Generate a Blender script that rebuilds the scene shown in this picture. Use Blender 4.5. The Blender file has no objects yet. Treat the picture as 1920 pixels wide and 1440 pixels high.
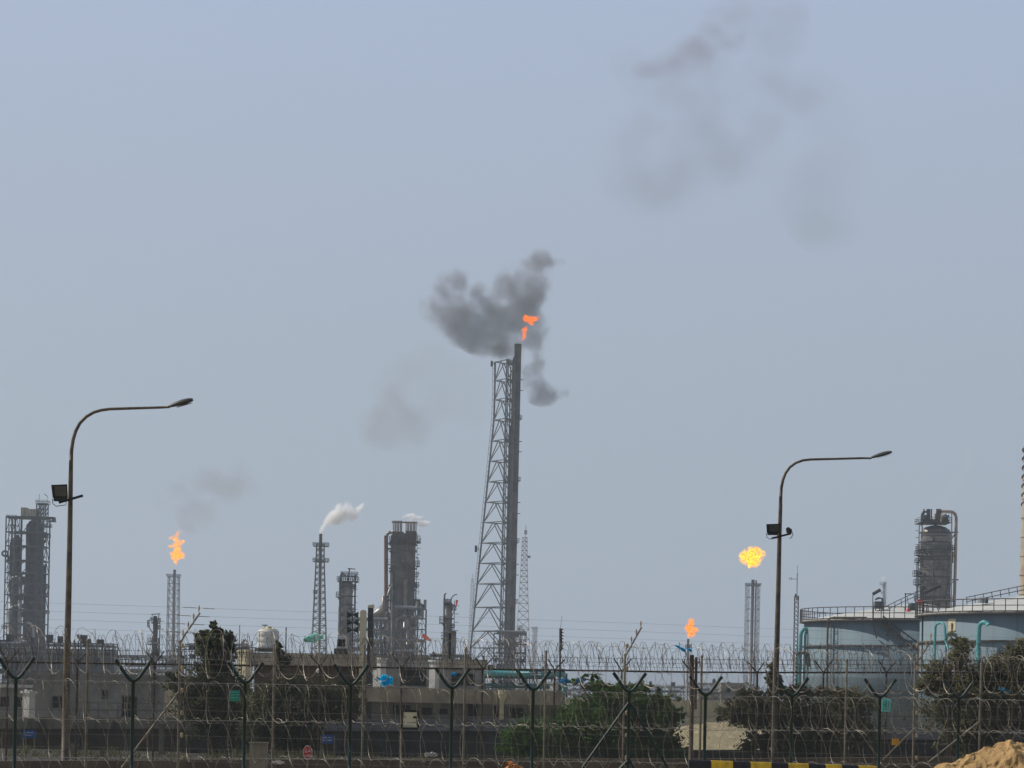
import bpy, math, random
from mathutils import Vector, noise as mnoise
random.seed(7)
sc = bpy.context.scene
COL = sc.collection
PI = math.pi
# ---------------------------------------------------------------- camera
F, PX, PY, EYE = 5000.0, 960.0, 1320.0, 2.0
ROLL = math.radians(1.15)
cr, sr = math.cos(ROLL), math.sin(ROLL)
cam = bpy.data.cameras.new('camera'); camo = bpy.data.objects.new('camera', cam); COL.objects.link(camo)
camo.location = (0, 0, EYE)
cam.sensor_width = 36; cam.lens = F / 1920 * 36
cam.shift_y = (PY - 720) / 1920
cam.clip_start = 0.5; cam.clip_end = 30000
from mathutils import Matrix
M = Matrix(((cr, -sr, 0), (0, 0, -1), (sr, cr, 0)))      # columns: right, up, back
camo.rotation_euler = M.to_euler()
sc.camera = camo
# ---------------------------------------------------------------- world
w = bpy.data.worlds.new('World'); sc.world = w; w.use_nodes = True
nt = w.node_tree; nt.nodes.clear()
SUN_EL, SUN_AZ_X, SUN_AZ_Y = math.radians(43), -math.cos(math.radians(15)), math.sin(math.radians(15))
out = nt.nodes.new('ShaderNodeOutputWorld'); bg = nt.nodes.new('ShaderNodeBackground')
sky = nt.nodes.new('ShaderNodeTexSky'); sky.sky_type = 'NISHITA'; sky.sun_disc = False
sky.sun_elevation = SUN_EL; sky.sun_rotation = math.atan2(SUN_AZ_X, SUN_AZ_Y)
sky.dust_density = 5; sky.air_density = 1.2; sky.ozone_density = 1.5
geo = nt.nodes.new('ShaderNodeTexCoord'); sep = nt.nodes.new('ShaderNodeSeparateXYZ')
nt.links.new(geo.outputs['Generated'], sep.inputs[0])
ramp = nt.nodes.new('ShaderNodeValToRGB')
ramp.color_ramp.elements[0].position = 0.0; ramp.color_ramp.elements[0].color = (4.35, 5.2, 6.35, 1)
ramp.color_ramp.elements[1].position = 1.0; ramp.color_ramp.elements[1].color = (1.9, 2.5, 3.9, 1)
e = ramp.color_ramp.elements.new(0.26); e.color = (4.85, 5.8, 7.75, 1)
e = ramp.color_ramp.elements.new(0.55); e.color = (3.0, 3.7, 5.2, 1)
e = ramp.color_ramp.elements.new(0.13); e.color = (4.6, 5.4, 6.55, 1)
nt.links.new(sep.outputs[2], ramp.inputs[0])
mix = nt.nodes.new('ShaderNodeMix'); mix.data_type = 'RGBA'; mix.inputs[0].default_value = 0.88
nt.links.new(sky.outputs[0], mix.inputs[6]); nt.links.new(ramp.outputs[0], mix.inputs[7])
nt.links.new(mix.outputs[2], bg.inputs[0]); bg.inputs[1].default_value = 0.088
nt.links.new(bg.outputs[0], out.inputs[0])
# ---------------------------------------------------------------- sun
sl = bpy.data.lights.new('sun', 'SUN'); sl.energy = 4.6; sl.angle = math.radians(0.6); sl.color = (1, 0.94, 0.84)
so = bpy.data.objects.new('sun', sl); COL.objects.link(so)
sd = Vector((SUN_AZ_X * math.cos(SUN_EL), SUN_AZ_Y * math.cos(SUN_EL), math.sin(SUN_EL)))
so.rotation_euler = sd.to_track_quat('Z', 'Y').to_euler(); so.location = (-100, 0, 200)
sc.view_settings.view_transform = 'Standard'; sc.view_settings.look = 'None'
sc.view_settings.exposure = 0; sc.view_settings.gamma = 1
sc.cycles.use_denoising = True
sc.cycles.volume_step_rate = 1.0; sc.cycles.volume_max_steps = 256
sc.cycles.max_bounces = 6; sc.cycles.volume_bounces = 3; sc.cycles.transparent_max_bounces = 16
sc.cycles.filter_width = 1.5

# ================================================================ helpers
def W(px, py, d):
    """photo pixel at depth d (metres along Y) -> world point"""
    xc = (px - PX) / F * d; yc = -(py - PY) / F * d
    return Vector((xc * cr - yc * sr, d, EYE + xc * sr + yc * cr))

def material(name, col, rough=0.7, metal=0.0, var=0.15, scale=3.0, col2=None, streak=False, bump=0.0, spec=0.3, wscale=None):
    m = bpy.data.materials.new(name); m.use_nodes = True
    t = m.node_tree; b = t.nodes['Principled BSDF']
    b.inputs['Roughness'].default_value = rough; b.inputs['Metallic'].default_value = metal
    b.inputs['Specular IOR Level'].default_value = spec
    tc = t.nodes.new('ShaderNodeTexCoord'); mp = t.nodes.new('ShaderNodeMapping')
    t.links.new(tc.outputs['Object'], mp.inputs[0])
    if streak: mp.inputs['Scale'].default_value = (1, 1, 0.12)
    n = t.nodes.new('ShaderNodeTexNoise'); n.inputs['Scale'].default_value = scale; n.inputs['Detail'].default_value = 6
    n.inputs['Roughness'].default_value = 0.65
    t.links.new(mp.outputs[0], n.inputs[0])
    r = t.nodes.new('ShaderNodeValToRGB'); r.color_ramp.elements[0].position = 0.35; r.color_ramp.elements[1].position = 0.68
    c2 = col2 or tuple(c * (1 - var * 2) for c in col)
    r.color_ramp.elements[0].color = (*c2, 1)
    r.color_ramp.elements[1].color = (*(min(1, c * (1 + var)) for c in col), 1)
    t.links.new(n.outputs[0], r.inputs[0]); t.links.new(r.outputs[0], b.inputs['Base Color'])
    if bump:
        bp = t.nodes.new('ShaderNodeBump'); bp.inputs['Strength'].default_value = bump; bp.inputs['Distance'].default_value = 0.05
        t.links.new(n.outputs[0], bp.inputs['Height']); t.links.new(bp.outputs[0], b.inputs['Normal'])
    return m

SPLIT = {'equipment','grating_deck','stack_bracket','diagonal_brace','antenna_arm','red_hydrant','valve_housing','warning_lamp','antenna_panel'}
class MB:
    def __init__(s): s.v = []; s.f = []; s.mi = []
    def add(s, vs, fs, mi=0):
        o = len(s.v); s.v.extend([tuple(v) for v in vs]); s.f.extend([tuple(i + o for i in f) for f in fs]); s.mi.extend([mi] * len(fs))
        return s
    def box(s, a, b, mi=0):
        x0, x1 = sorted((a[0], b[0])); y0, y1 = sorted((a[1], b[1])); z0, z1 = sorted((a[2], b[2]))
        return s.add([(x0,y0,z0),(x1,y0,z0),(x1,y1,z0),(x0,y1,z0),(x0,y0,z1),(x1,y0,z1),(x1,y1,z1),(x0,y1,z1)],
              [(0,3,2,1),(4,5,6,7),(0,1,5,4),(1,2,6,5),(2,3,7,6),(3,0,4,7)], mi)
    def bar(s, p, q, r, n=4, r2=None, mi=0, caps=True):
        p = Vector(p); q = Vector(q); d = q - p
        if d.length < 1e-6: return s
        d.normalize(); up = Vector((0,0,1)) if abs(d.z) < 0.9 else Vector((0,1,0))
        a = d.cross(up).normalized(); b = d.cross(a).normalized()
        r2 = r if r2 is None else r2; vs = []
        for c, rr in ((p, r), (q, r2)):
            for i in range(n):
                t = 2*PI*(i+0.5)/n; vs.append(c + (a*math.cos(t) + b*math.sin(t))*rr)
        fs = [(i, n+i, n+(i+1)%n, (i+1)%n) for i in range(n)]
        if caps: fs += [tuple(range(n)), tuple(range(2*n-1, n-1, -1))]
        return s.add(vs, fs, mi)
    def tube(s, pts, r, n=6, closed=False, mi=0, radii=None):
        pts = [Vector(p) for p in pts]; N = len(pts); vs = []; a = None
        for i, p in enumerate(pts):
            if closed: d = pts[(i+1)%N] - pts[i-1]
            else: d = pts[min(i+1,N-1)] - pts[max(i-1,0)]
            if d.length < 1e-9: d = Vector((0,0,1))
            d.normalize()
            if a is None:
                up = Vector((0,0,1)) if abs(d.z) < 0.9 else Vector((0,1,0)); a = d.cross(up).normalized()
            else:
                a = a - d*a.dot(d)
                if a.length < 1e-6: a = d.orthogonal()
                a.normalize()
            b = d.cross(a); rr = radii[i] if radii else r
            for k in range(n):
                t = 2*PI*k/n; vs.append(p + (a*math.cos(t) + b*math.sin(t))*rr)
        fs = []
        for i in range(N if closed else N-1):
            j = (i+1) % N
            for k in range(n):
                fs.append((i*n+k, j*n+k, j*n+(k+1)%n, i*n+(k+1)%n))
        if not closed: fs += [tuple(range(n-1,-1,-1)), tuple((N-1)*n+k for k in range(n))]
        return s.add(vs, fs, mi)
    def lathe(s, c, prof, n=32, mi=0):
        c = Vector(c); vs = []; fs = []
        for r, z in prof:
            for k in range(n):
                t = 2*PI*k/n; vs.append((c.x + r*math.cos(t), c.y + r*math.sin(t), c.z + z))
        m = len(prof)
        for i in range(m-1):
            for k in range(n):
                fs.append((i*n+k, i*n+(k+1)%n, (i+1)*n+(k+1)%n, (i+1)*n+k))
        fs.append(tuple(range(n-1,-1,-1))); fs.append(tuple((m-1)*n+k for k in range(n)))
        return s.add(vs, fs, mi)
    def ring(s, c, R, r, n=28, m=4, mi=0, a0=0, a1=2*PI):
        full = abs(a1-a0-2*PI) < 1e-6
        k = n if full else n+1
        pts = [(c[0]+R*math.cos(a0+(a1-a0)*i/n), c[1]+R*math.sin(a0+(a1-a0)*i/n), c[2]) for i in range(k)]
        return s.tube(pts, r, m, closed=full, mi=mi)
    def islands(s):
        par = list(range(len(s.v)))
        def fd(a):
            while par[a] != a: par[a] = par[par[a]]; a = par[a]
            return a
        for f in s.f:
            for b in f[1:]: par[fd(b)] = fd(f[0])
        g = {}
        for f in s.f: g.setdefault(fd(f[0]), []).append(f)
        res = []
        for fl in g.values():
            ids = sorted({i for f in fl for i in f}); mp = {i: n for n, i in enumerate(ids)}
            q = MB(); q.add([s.v[i] for i in ids], [tuple(mp[i] for i in f) for f in fl]); res.append(q)
        return res
    def build(s, name, mat, parent=None, smooth=False, loc=None):
        if name in SPLIT and not loc:
            isl = s.islands()
            if len(isl) > 1:
                for q in isl: r_ = q.build(name, mat, parent, smooth)
                return r_
        me = bpy.data.meshes.new(name); me.from_pydata(s.v, [], s.f)
        mats = mat if isinstance(mat, (list, tuple)) else [mat]
        for m in mats: me.materials.append(m)
        if len(mats) > 1: me.polygons.foreach_set('material_index', s.mi)
        if smooth: me.polygons.foreach_set('use_smooth', [True]*len(me.polygons))
        me.validate(); me.update()
        o = bpy.data.objects.new(name, me); COL.objects.link(o)
        if parent is not None: o.parent = parent
        if loc: o.location = loc
        return o

def tag(o, label=None, cat=None, group=None, kind=None):
    if label: o['label'] = label
    if cat: o['category'] = cat
    if group: o['group'] = group
    if kind: o['kind'] = kind
    return o

class Thing:
    """an Empty on the ground below photo pixel (px, py) at depth d; p() turns photo pixels into its own coordinates"""
    def __init__(s, name, label, cat, px, py, d, group=None):
        q = W(px, py, d); s.d = d; s.X = q.x; s.k = d / F
        s.o = bpy.data.objects.new(name, None); COL.objects.link(s.o); s.o.location = (q.x, d, 0)
        s.o.empty_display_size = 0.5
        tag(s.o, label, cat, group)
    def p(s, px, py, dy=0.0):
        q = W(px, py, s.d); return Vector((q.x - s.X, dy, q.z))
    def pt(s, px, py, dy=0.0):      # x of the pixel column but on the ground
        q = s.p(px, py, dy); return Vector((q.x, dy, 0))

def box_px(mb, T, x0, y0, x1, y1, d0, d1, mi=0):
    ym = (y0+y1)/2; xm = (x0+x1)/2
    mb.box((T.p(x0, ym).x, d0, T.p(xm, y0).z), (T.p(x1, ym).x, d1, T.p(xm, y1).z), mi)

def platform(mb, T, x0, x1, y, h=5, dep=3.0, r=0.06, step=4.0):
    """a railed deck, front and back"""
    a = T.p(x0, y); b = T.p(x1, y); z = (a.z+b.z)/2; hh = h*T.k
    mb.box((a.x, -dep, z-0.12), (b.x, dep, z))
    n = max(1, int(round((x1-x0)/step)))
    for yy in (-dep, dep):
        for i in range(n+1):
            x = a.x + (b.x-a.x)*i/n; mb.bar((x, yy, z), (x, yy, z+hh), r)
        for f in (0.5, 1.0): mb.bar((a.x, yy, z+hh*f), (b.x, yy, z+hh*f), r)
    for x in (a.x, b.x):
        for f in (0.5, 1.0): mb.bar((x, -dep, z+hh*f), (x, dep, z+hh*f), r)

def ladder(mb, p, q, wv, r=0.04, step=0.6, off=Vector((0,0,0))):
    p = Vector(p)+off; q = Vector(q)+off; wv = Vector(wv); n = max(2, int((q-p).length/step))
    mb.bar(p, q, r, 3); mb.bar(p+wv, q+wv, r, 3)
    for i in range(n+1):
        c = p.lerp(q, i/n); mb.bar(c, c+wv, r*0.8, 3)

def frame3d(mb, xs, ys, zs, r=0.12, brace=True, brace_y=True, rnd=None):
    for x in xs:
        for y in ys: mb.bar((x,y,zs[0]), (x,y,zs[-1]), r*1.3)
    for z in zs[1:]:
        for y in ys: mb.bar((xs[0],y,z), (xs[-1],y,z), r)
        for x in xs: mb.bar((x,ys[0],z), (x,ys[-1],z), r)
    if brace:
        for i in range(len(zs)-1):
            for j in range(len(xs)-1):
                for y in ys:
                    if rnd and rnd.random() < 0.35: continue
                    xm = (xs[j]+xs[j+1])/2
                    mb.bar((xs[j],y,zs[i]), (xm,y,zs[i+1]), r*0.7); mb.bar((xs[j+1],y,zs[i]), (xm,y,zs[i+1]), r*0.7)

def rnd_noise(v, s): return mnoise.noise(Vector(v)*s)

# ================================================================ materials
STEEL = material('steel_grey', (0.115,0.12,0.125), 0.6, 0.2, 0.2, 0.6)
SOOT = material('soot_black_cladding', (0.045,0.043,0.046), 0.7, 0.0, 0.3, 0.4)
STEEL_M = material('steel_mid', (0.055,0.057,0.062), 0.65, 0.2, 0.2, 0.6)
STEEL_D = material('steel_dark', (0.055,0.055,0.055), 0.7, 0.1, 0.25, 0.8)
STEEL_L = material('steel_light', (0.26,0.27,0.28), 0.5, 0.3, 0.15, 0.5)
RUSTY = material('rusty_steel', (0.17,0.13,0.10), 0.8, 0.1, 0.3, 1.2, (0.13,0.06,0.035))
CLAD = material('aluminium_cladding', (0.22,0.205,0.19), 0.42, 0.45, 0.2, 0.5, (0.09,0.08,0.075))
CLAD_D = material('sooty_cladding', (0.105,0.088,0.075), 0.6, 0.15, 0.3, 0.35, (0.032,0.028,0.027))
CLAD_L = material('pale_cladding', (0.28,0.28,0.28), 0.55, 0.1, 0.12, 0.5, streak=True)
PIPE_TAN = material('tan_pipe', (0.36,0.28,0.21), 0.55, 0.2, 0.15, 0.6)
TANK = material('tank_paint', (0.135,0.19,0.225), 0.75, 0.0, 0.05, 0.25, (0.11,0.16,0.19), streak=True)
def grime(m, col, sc_, lo, hi, zsc):
    t = m.node_tree; b = t.nodes['Principled BSDF']; src = b.inputs['Base Color'].links[0].from_socket
    tc = t.nodes.new('ShaderNodeTexCoord'); mp = t.nodes.new('ShaderNodeMapping'); mp.inputs['Scale'].default_value = (1,1,zsc); t.links.new(tc.outputs['Object'], mp.inputs[0])
    n = t.nodes.new('ShaderNodeTexNoise'); n.inputs['Scale'].default_value = sc_; n.inputs['Detail'].default_value = 5; t.links.new(mp.outputs[0], n.inputs[0])
    r = t.nodes.new('ShaderNodeMapRange'); r.inputs[1].default_value = lo; r.inputs[2].default_value = hi; t.links.new(n.outputs[0], r.inputs[0])
    mx = t.nodes.new('ShaderNodeMix'); mx.data_type = 'RGBA'; t.links.new(r.outputs[0], mx.inputs[0]); t.links.new(src, mx.inputs[6]); mx.inputs[7].default_value = (*col, 1)
    t.links.new(mx.outputs[2], b.inputs['Base Color'])
grime(TANK, (0.09,0.10,0.105), 1.6, .56, .85, .05); grime(TANK, (0.16,0.10,0.07), 2.4, .66, .80, .04)
TANK_ROOF = material('tank_roof_paint', (0.45,0.45,0.41), 0.55, 0, 0.06, 0.5)
TEAL = material('teal_pipe', (0.06,0.27,0.28), 0.45, 0, 0.1, 2)
RAIL = material('railing_brown', (0.075,0.06,0.055), 0.7, 0.1, 0.2, 2)
CONC = material('concrete', (0.26,0.23,0.17), 0.9, 0, 0.12, 0.8, (0.16,0.145,0.11), bump=0.3)
CONC_D = material('concrete_dark', (0.075,0.07,0.06), 0.9, 0, 0.15, 0.8, bump=0.3)
CREAM = material('cream_render', (0.50,0.45,0.31), 0.85, 0, 0.08, 1.5)
WHITE = material('white_paint', (0.52,0.52,0.50), 0.6, 0, 0.05, 1.5)
BUILD = material('building_grey', (0.25,0.245,0.235), 0.85, 0, 0.1, 0.6, (0.16,0.157,0.15), bump=0.2)
BUILD_D = material('shade_in_wall_colour', (0.12,0.115,0.10), 0.85, 0, 0.12, 0.7, (0.07,0.068,0.06))  # darker copy of the building grey, with shade below the fascia in its colour
FASCIA = material('fascia_beige', (0.34,0.30,0.225), 0.85, 0, 0.1, 1.0, (0.22,0.195,0.15))
BROWN = material('brown_wall', (0.095,0.072,0.05), 0.85, 0, 0.2, 1.0)
GLASS = material('dark_glass', (0.012,0.014,0.016), 0.5, 0, 0.2, 1.0, spec=0.15)
BLACK = material('black_plastic', (0.012,0.012,0.012), 0.6, 0, 0.2, 3)
GREEN = material('green_coated_steel', (0.004,0.022,0.018), 0.45, 0, 0.2, 3)
GALV = material('galvanised_steel', (0.19,0.18,0.15), 0.6, 0.25, 0.2, 6, (0.12,0.09,0.06))
DPOST = material('weathered_post', (0.06,0.055,0.045), 0.75, 0.1, 0.3, 5, (0.07,0.035,0.02))
RAZOR = material('razor_tape', (0.27,0.25,0.21), 0.5, 0.3, 0.3, 8, (0.14,0.10,0.07))
RAZOR_S = material('side_razor_tape', (0.25,0.23,0.18), 0.5, 0.2, 0.3, 8, (0.09,0.07,0.05))
RAZOR_D = material('old_razor_tape', (0.12,0.11,0.09), 0.6, 0.3, 0.3, 8)
LINK_L = material('pale_chain_link_wire', (0.085,0.08,0.065), 0.6, 0.2, 0.2, 6)
LINK = material('chain_link_wire', (0.05,0.048,0.04), 0.6, 0.2, 0.2, 6)
LAMPPOLE = material('lamp_pole_paint', (0.12,0.090,0.055), 0.6, 0.15, 0.25, 3, (0.05,0.038,0.028))
LAMPHEAD = material('lamp_head_grey', (0.07,0.07,0.06), 0.5, 0.1, 0.1, 3)
INSUL = material('brown_insulator', (0.33,0.25,0.14), 0.5, 0, 0.2, 8)
WIREM = material('fence_wire', (0.20,0.20,0.19), 0.6, 0.3, 0.1, 3)
RED = material('red_paint', (0.45,0.03,0.03), 0.5, 0, 0.1, 3)
ORANGE = material('windsock_orange', (0.75,0.13,0.06), 0.8, 0, 0.1, 3)
YEL = material('yellow_paint', (0.80,0.46,0.01), 0.6, 0, 0.12, 6, (0.45,0.30,0.03), bump=0.3)
BLK = material('black_paint', (0.018,0.016,0.02), 0.55, 0, 0.3, 6, bump=0.3)
BLUE = material('blue_plastic', (0.02,0.62,0.98), 0.5, 0, 0.15, 8)
BLUES = material('blue_sign', (0.015,0.11,0.32), 0.5, 0, 0.1, 8)
TEALS = material('teal_plaque', (0.13,0.48,0.44), 0.5, 0, 0.1, 8)
GREENS = material('green_plaque', (0.03,0.20,0.14), 0.5, 0, 0.1, 8)
SIGNW = material('sign_cream', (0.50,0.46,0.33), 0.6, 0, 0.05, 8)
LET = material('sign_lettering', (0.75,0.76,0.74), 0.6, 0, 0.05, 8)
BARK = material('bark', (0.10,0.07,0.045), 0.9, 0, 0.3, 6)
MAST = material('red_white_mast', (0.20,0.155,0.15), 0.7, 0, 0.1, 1)
SAND = material('sandy_ground', (0.33,0.28,0.18), 0.95, 0, 0.12, 0.12, (0.23,0.19,0.125), bump=0.4)
grime(FASCIA, (0.09,0.08,0.065), 2.0, .48, .75, .15); grime(BUILD, (0.09,0.088,0.08), 1.2, .5, .75, .2); grime(CONC, (0.08,0.07,0.05), 2.2, .45, .7, .25); grime(WHITE, (0.25,0.22,0.18), 2.5, .5, .8, .2)
def leafmat(name, c, c2):
    m = material(name, c, 0.7, 0, 0.3, 1.2, c2, spec=0.15)
    t_ = m.node_tree; b_ = t_.nodes['Principled BSDF']; tr = t_.nodes.new('ShaderNodeBsdfTranslucent'); mx = t_.nodes.new('ShaderNodeMixShader'); mx.inputs[0].default_value = .35
    src = b_.inputs['Base Color'].links[0].from_socket; t_.links.new(src, tr.inputs[0]); t_.links.new(b_.outputs[0], mx.inputs[1]); t_.links.new(tr.outputs[0], mx.inputs[2]); t_.links.new(mx.outputs[0], t_.nodes['Material Output'].inputs[0])
    return m
LEAF_D = leafmat('leaf_dark', (0.11,0.112,0.050), (0.028,0.033,0.015))
LEAF_G = leafmat('leaf_green', (0.10,0.19,0.035), (0.030,0.068,0.015))
LEAF_O = leafmat('leaf_olive', (0.19,0.18,0.09), (0.055,0.056,0.028))

# ================================================================ ground
mb = MB(); R = 12000
N = 60
ys = [-300, -40] + [8 + 8*i for i in range(20)] + [200, 300, 500, 900, 2000, 5000, R]
xs = [-R, -3000, -800, -300, -150] + [-60 + 6*i for i in range(21)] + [150, 300, 800, 3000, R]
vs = [(x, y, 0.0) for y in ys for x in xs]; nx = len(xs)
fs = [(j*nx+i, j*nx+i+1, (j+1)*nx+i+1, (j+1)*nx+i) for j in range(len(ys)-1) for i in range(nx-1)]
mb.add(vs, fs); g = mb.build('ground', SAND); tag(g, 'flat sandy ground', 'ground', kind='structure')

mb = MB(); nseg = 40
mb.add([(-40+2*i, y+.4*math.sin(i*.7), .006) for y in (73.5, 98.5) for i in range(nseg+1)], [(i,i+1,nseg+2+i,nseg+1+i) for i in range(nseg)])
g = mb.build('road', material('dusty_asphalt', (0.06,0.055,0.048), .95, 0, .2, .7, bump=.3)); tag(g, 'dark dusty perimeter road behind the fences', 'road', kind='structure')
# ================================================================ flames and smoke
def remeshed(balls, vox, name, push=0.0, ps=1.0, mats=None, loc=(0,0,0), power=1.0):
    """closed union of ellipsoids (x,y,z,rx,ry,rz)"""
    mb = MB()
    for (x,y,z,rx,ry,rz) in balls:
        n, m = 16, 10; vs = []; fs = []
        for i in range(1, m):
            t = PI*i/m
            for k in range(n):
                a = 2*PI*k/n; vs.append((x+rx*math.sin(t)*math.cos(a), y+ry*math.sin(t)*math.sin(a), z+rz*math.cos(t)))
        vs += [(x,y,z+rz), (x,y,z-rz)]; top = len(vs)-2; bot = top+1
        for i in range(m-2):
            for k in range(n): fs.append((i*n+k, (i+1)*n+k, (i+1)*n+(k+1)%n, i*n+(k+1)%n))
        for k in range(n):
            fs.append((top, k, (k+1)%n)); fs.append((bot, (m-2)*n+(k+1)%n, (m-2)*n+k))
        mb.add(vs, fs)
    o = mb.build(name, mats)
    md = o.modifiers.new('r', 'REMESH'); md.mode = 'VOXEL'; md.voxel_size = vox
    dg = bpy.context.evaluated_depsgraph_get()
    me = bpy.data.meshes.new_from_object(o.evaluated_get(dg)); o.modifiers.clear(); old = o.data; o.data = me; bpy.data.meshes.remove(old)
    me.name = name
    if not me.materials: me.materials.append(mats)
    if push:
        nn = [v.normal.copy() for v in me.vertices]
        for v, nrm in zip(me.vertices, nn):
            q = v.co + Vector(loc)*0.37
            a = mnoise.noise(q*ps)*1.0 + mnoise.noise(q*ps*2.3)*0.6 + mnoise.noise(q*ps*5)*0.35
            v.co += nrm*push*a
    for p_ in me.polygons: p_.use_smooth = True
    o.location = loc
    return o

def flame_mat(name, c1, c2, scale, s=1.0, pos=0.5):
    m = bpy.data.materials.new(name); m.use_nodes = True; t = m.node_tree; t.nodes.clear()
    o = t.nodes.new('ShaderNodeOutputMaterial'); e = t.nodes.new('ShaderNodeEmission')
    tc = t.nodes.new('ShaderNodeTexCoord'); n = t.nodes.new('ShaderNodeTexNoise')
    n.inputs['Scale'].default_value = scale; n.inputs['Detail'].default_value = 5; n.inputs['Distortion'].default_value = 0.8
    r = t.nodes.new('ShaderNodeValToRGB'); r.color_ramp.elements[0].position = pos-0.10; r.color_ramp.elements[1].position = pos+0.08
    r.color_ramp.elements[0].color = (*c1, 1); r.color_ramp.elements[1].color = (*c2, 1)
    t.links.new(tc.outputs['Object'], n.inputs[0]); t.links.new(n.outputs[0], r.inputs[0])
    t.links.new(r.outputs[0], e.inputs[0]); e.inputs[1].default_value = s; t.links.new(e.outputs[0], o.inputs[0])
    return m

def flame(T, px, py, balls, mat, label, vox=0.35, push=0.5, ps=0.5):
    """glowing gas: soft-edged emitting volume; balls: (px, py, rx_px, ry_px)"""
    col, strength = mat; k = T.k; rm = sum(b[2]+b[3] for b in balls)/2/len(balls)*k
    return smoke('gas_flame', px, py, T.d, balls, (0.02,0.01,0.0), 1.7/rm, label, 1.0/rm, cat='flame', thick=0.7, edge=0.85, amp=1.25,
                 vox=max(.12, rm*.22), warp=2.0, sm_=0.3, emit=(col, strength/rm), hull=1.5, fld=1.35)

def smoke(name, px, py, d, balls, color, dens, label, nscale, cat='smoke', thick=1.0, edge=0.75, amp=1.0, vox=1.5, aniso=0.2, warp=2.2, sm_=0.5, emit=None, hull=1.7, fld=1.3, nofs=(0,0,0)):
    """balls: (px,py,rx_px,ry_px,strength)"""
    c = W(px, py, d); k = d/F; L = []; B = []
    for bl in balls:
        x, y, rx, ry = bl[:4]
        q = W(x, y, d) - c; ry_d = 0.5*(rx+ry)*k*thick
        L.append((q.x, 0, q.z, rx*k*hull, ry_d*hull, ry*k*hull)); B.append((q.x, 0, q.z, rx*k*fld, ry_d*fld, ry*k*fld))
    m = bpy.data.materials.new(name + '_air'); m.use_nodes = True; t = m.node_tree; t.nodes.clear()
    o = t.nodes.new('ShaderNodeOutputMaterial'); pv = t.nodes.new('ShaderNodeVolumePrincipled')
    pv.inputs['Color'].default_value = (*color, 1); pv.inputs['Anisotropy'].default_value = aniso
    t.links.new(pv.outputs[0], o.inputs['Volume'])
    tc = t.nodes.new('ShaderNodeTexCoord')
    ns = t.nodes.new('ShaderNodeTexNoise'); ns.inputs['Scale'].default_value = nscale; ns.inputs['Detail'].default_value = 4
    ns.inputs['Roughness'].default_value = 0.6
    no_ = t.nodes.new('ShaderNodeVectorMath'); no_.inputs[1].default_value = nofs; t.links.new(tc.outputs['Object'], no_.inputs[0]); t.links.new(no_.outputs[0], ns.inputs[0])
    wn = t.nodes.new('ShaderNodeTexNoise'); wn.inputs['Scale'].default_value = nscale*.8; wn.inputs['Detail'].default_value = 3
    t.links.new(tc.outputs['Object'], wn.inputs[0])
    wsub = t.nodes.new('ShaderNodeVectorMath'); wsub.operation = 'MULTIPLY_ADD'
    rm = sum(b_[3] for b_ in B)/len(B); W2 = rm*warp
    wsub.inputs[1].default_value = (W2,)*3; wsub.inputs[2].default_value = (-W2/2,)*3; t.links.new(wn.outputs['Color'], wsub.inputs[0])
    wadd = t.nodes.new('ShaderNodeVectorMath'); t.links.new(tc.outputs['Object'], wadd.inputs[0]); t.links.new(wsub.outputs[0], wadd.inputs[1])
    prev = None
    for (x,y,z,rx,ry,rz) in B:
        mp = t.nodes.new('ShaderNodeMapping'); mp.vector_type = 'TEXTURE'
        mp.inputs['Location'].default_value = (x,y,z); mp.inputs['Scale'].default_value = (rx,ry,rz)
        t.links.new(wadd.outputs[0], mp.inputs[0])
        ln = t.nodes.new('ShaderNodeVectorMath'); ln.operation = 'LENGTH'; t.links.new(mp.outputs[0], ln.inputs[0])
        if prev is None: prev = ln.outputs['Value']
        else:
            sm = t.nodes.new('ShaderNodeMath'); sm.operation = 'SMOOTH_MIN'; sm.inputs[2].default_value = sm_
            t.links.new(prev, sm.inputs[0]); t.links.new(ln.outputs['Value'], sm.inputs[1]); prev = sm.outputs[0]
    a = t.nodes.new('ShaderNodeMath'); a.operation = 'MULTIPLY_ADD'; a.inputs[1].default_value = -amp*2; 
    t.links.new(ns.outputs[0], a.inputs[0]); 
    b = t.nodes.new('ShaderNodeMath'); b.operation = 'ADD'; b.inputs[1].default_value = amp; t.links.new(prev, b.inputs[0])
    t.links.new(b.outputs[0], a.inputs[2])
    mr = t.nodes.new('ShaderNodeMapRange'); mr.interpolation_type = 'SMOOTHSTEP'
    mr.inputs['From Min'].default_value = 1.1; mr.inputs['From Max'].default_value = 1.1-edge
    mr.inputs['To Min'].default_value = 0; mr.inputs['To Max'].default_value = dens
    t.links.new(a.outputs[0], mr.inputs['Value']); t.links.new(mr.outputs[0], pv.inputs['Density'])
    if emit:
        ec, es = emit
        fn = t.nodes.new('ShaderNodeTexNoise'); fn.inputs['Scale'].default_value = nscale*1.6; fn.inputs['Detail'].default_value = 4; t.links.new(tc.outputs['Object'], fn.inputs[0])
        fr = t.nodes.new('ShaderNodeValToRGB'); fr.color_ramp.elements[0].position = .40; fr.color_ramp.elements[1].position = .60
        fr.color_ramp.elements[0].color = (.75*ec[0], ec[1]*.45, 0, 1); fr.color_ramp.elements[1].color = (ec[0]*1.1, ec[1]*1.45, 0, 1)
        t.links.new(fn.outputs[0], fr.inputs[0]); t.links.new(fr.outputs[0], pv.inputs['Emission Color'])
        em = t.nodes.new('ShaderNodeMath'); em.operation = 'MULTIPLY'; em.inputs[1].default_value = es/dens
        t.links.new(mr.outputs[0], em.inputs[0]); t.links.new(em.outputs[0], pv.inputs['Emission Strength'])
    ob = remeshed(L, vox, name, 0, 1, m, tuple(c))
    for p_ in ob.data.polygons: p_.use_smooth = False
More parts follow.
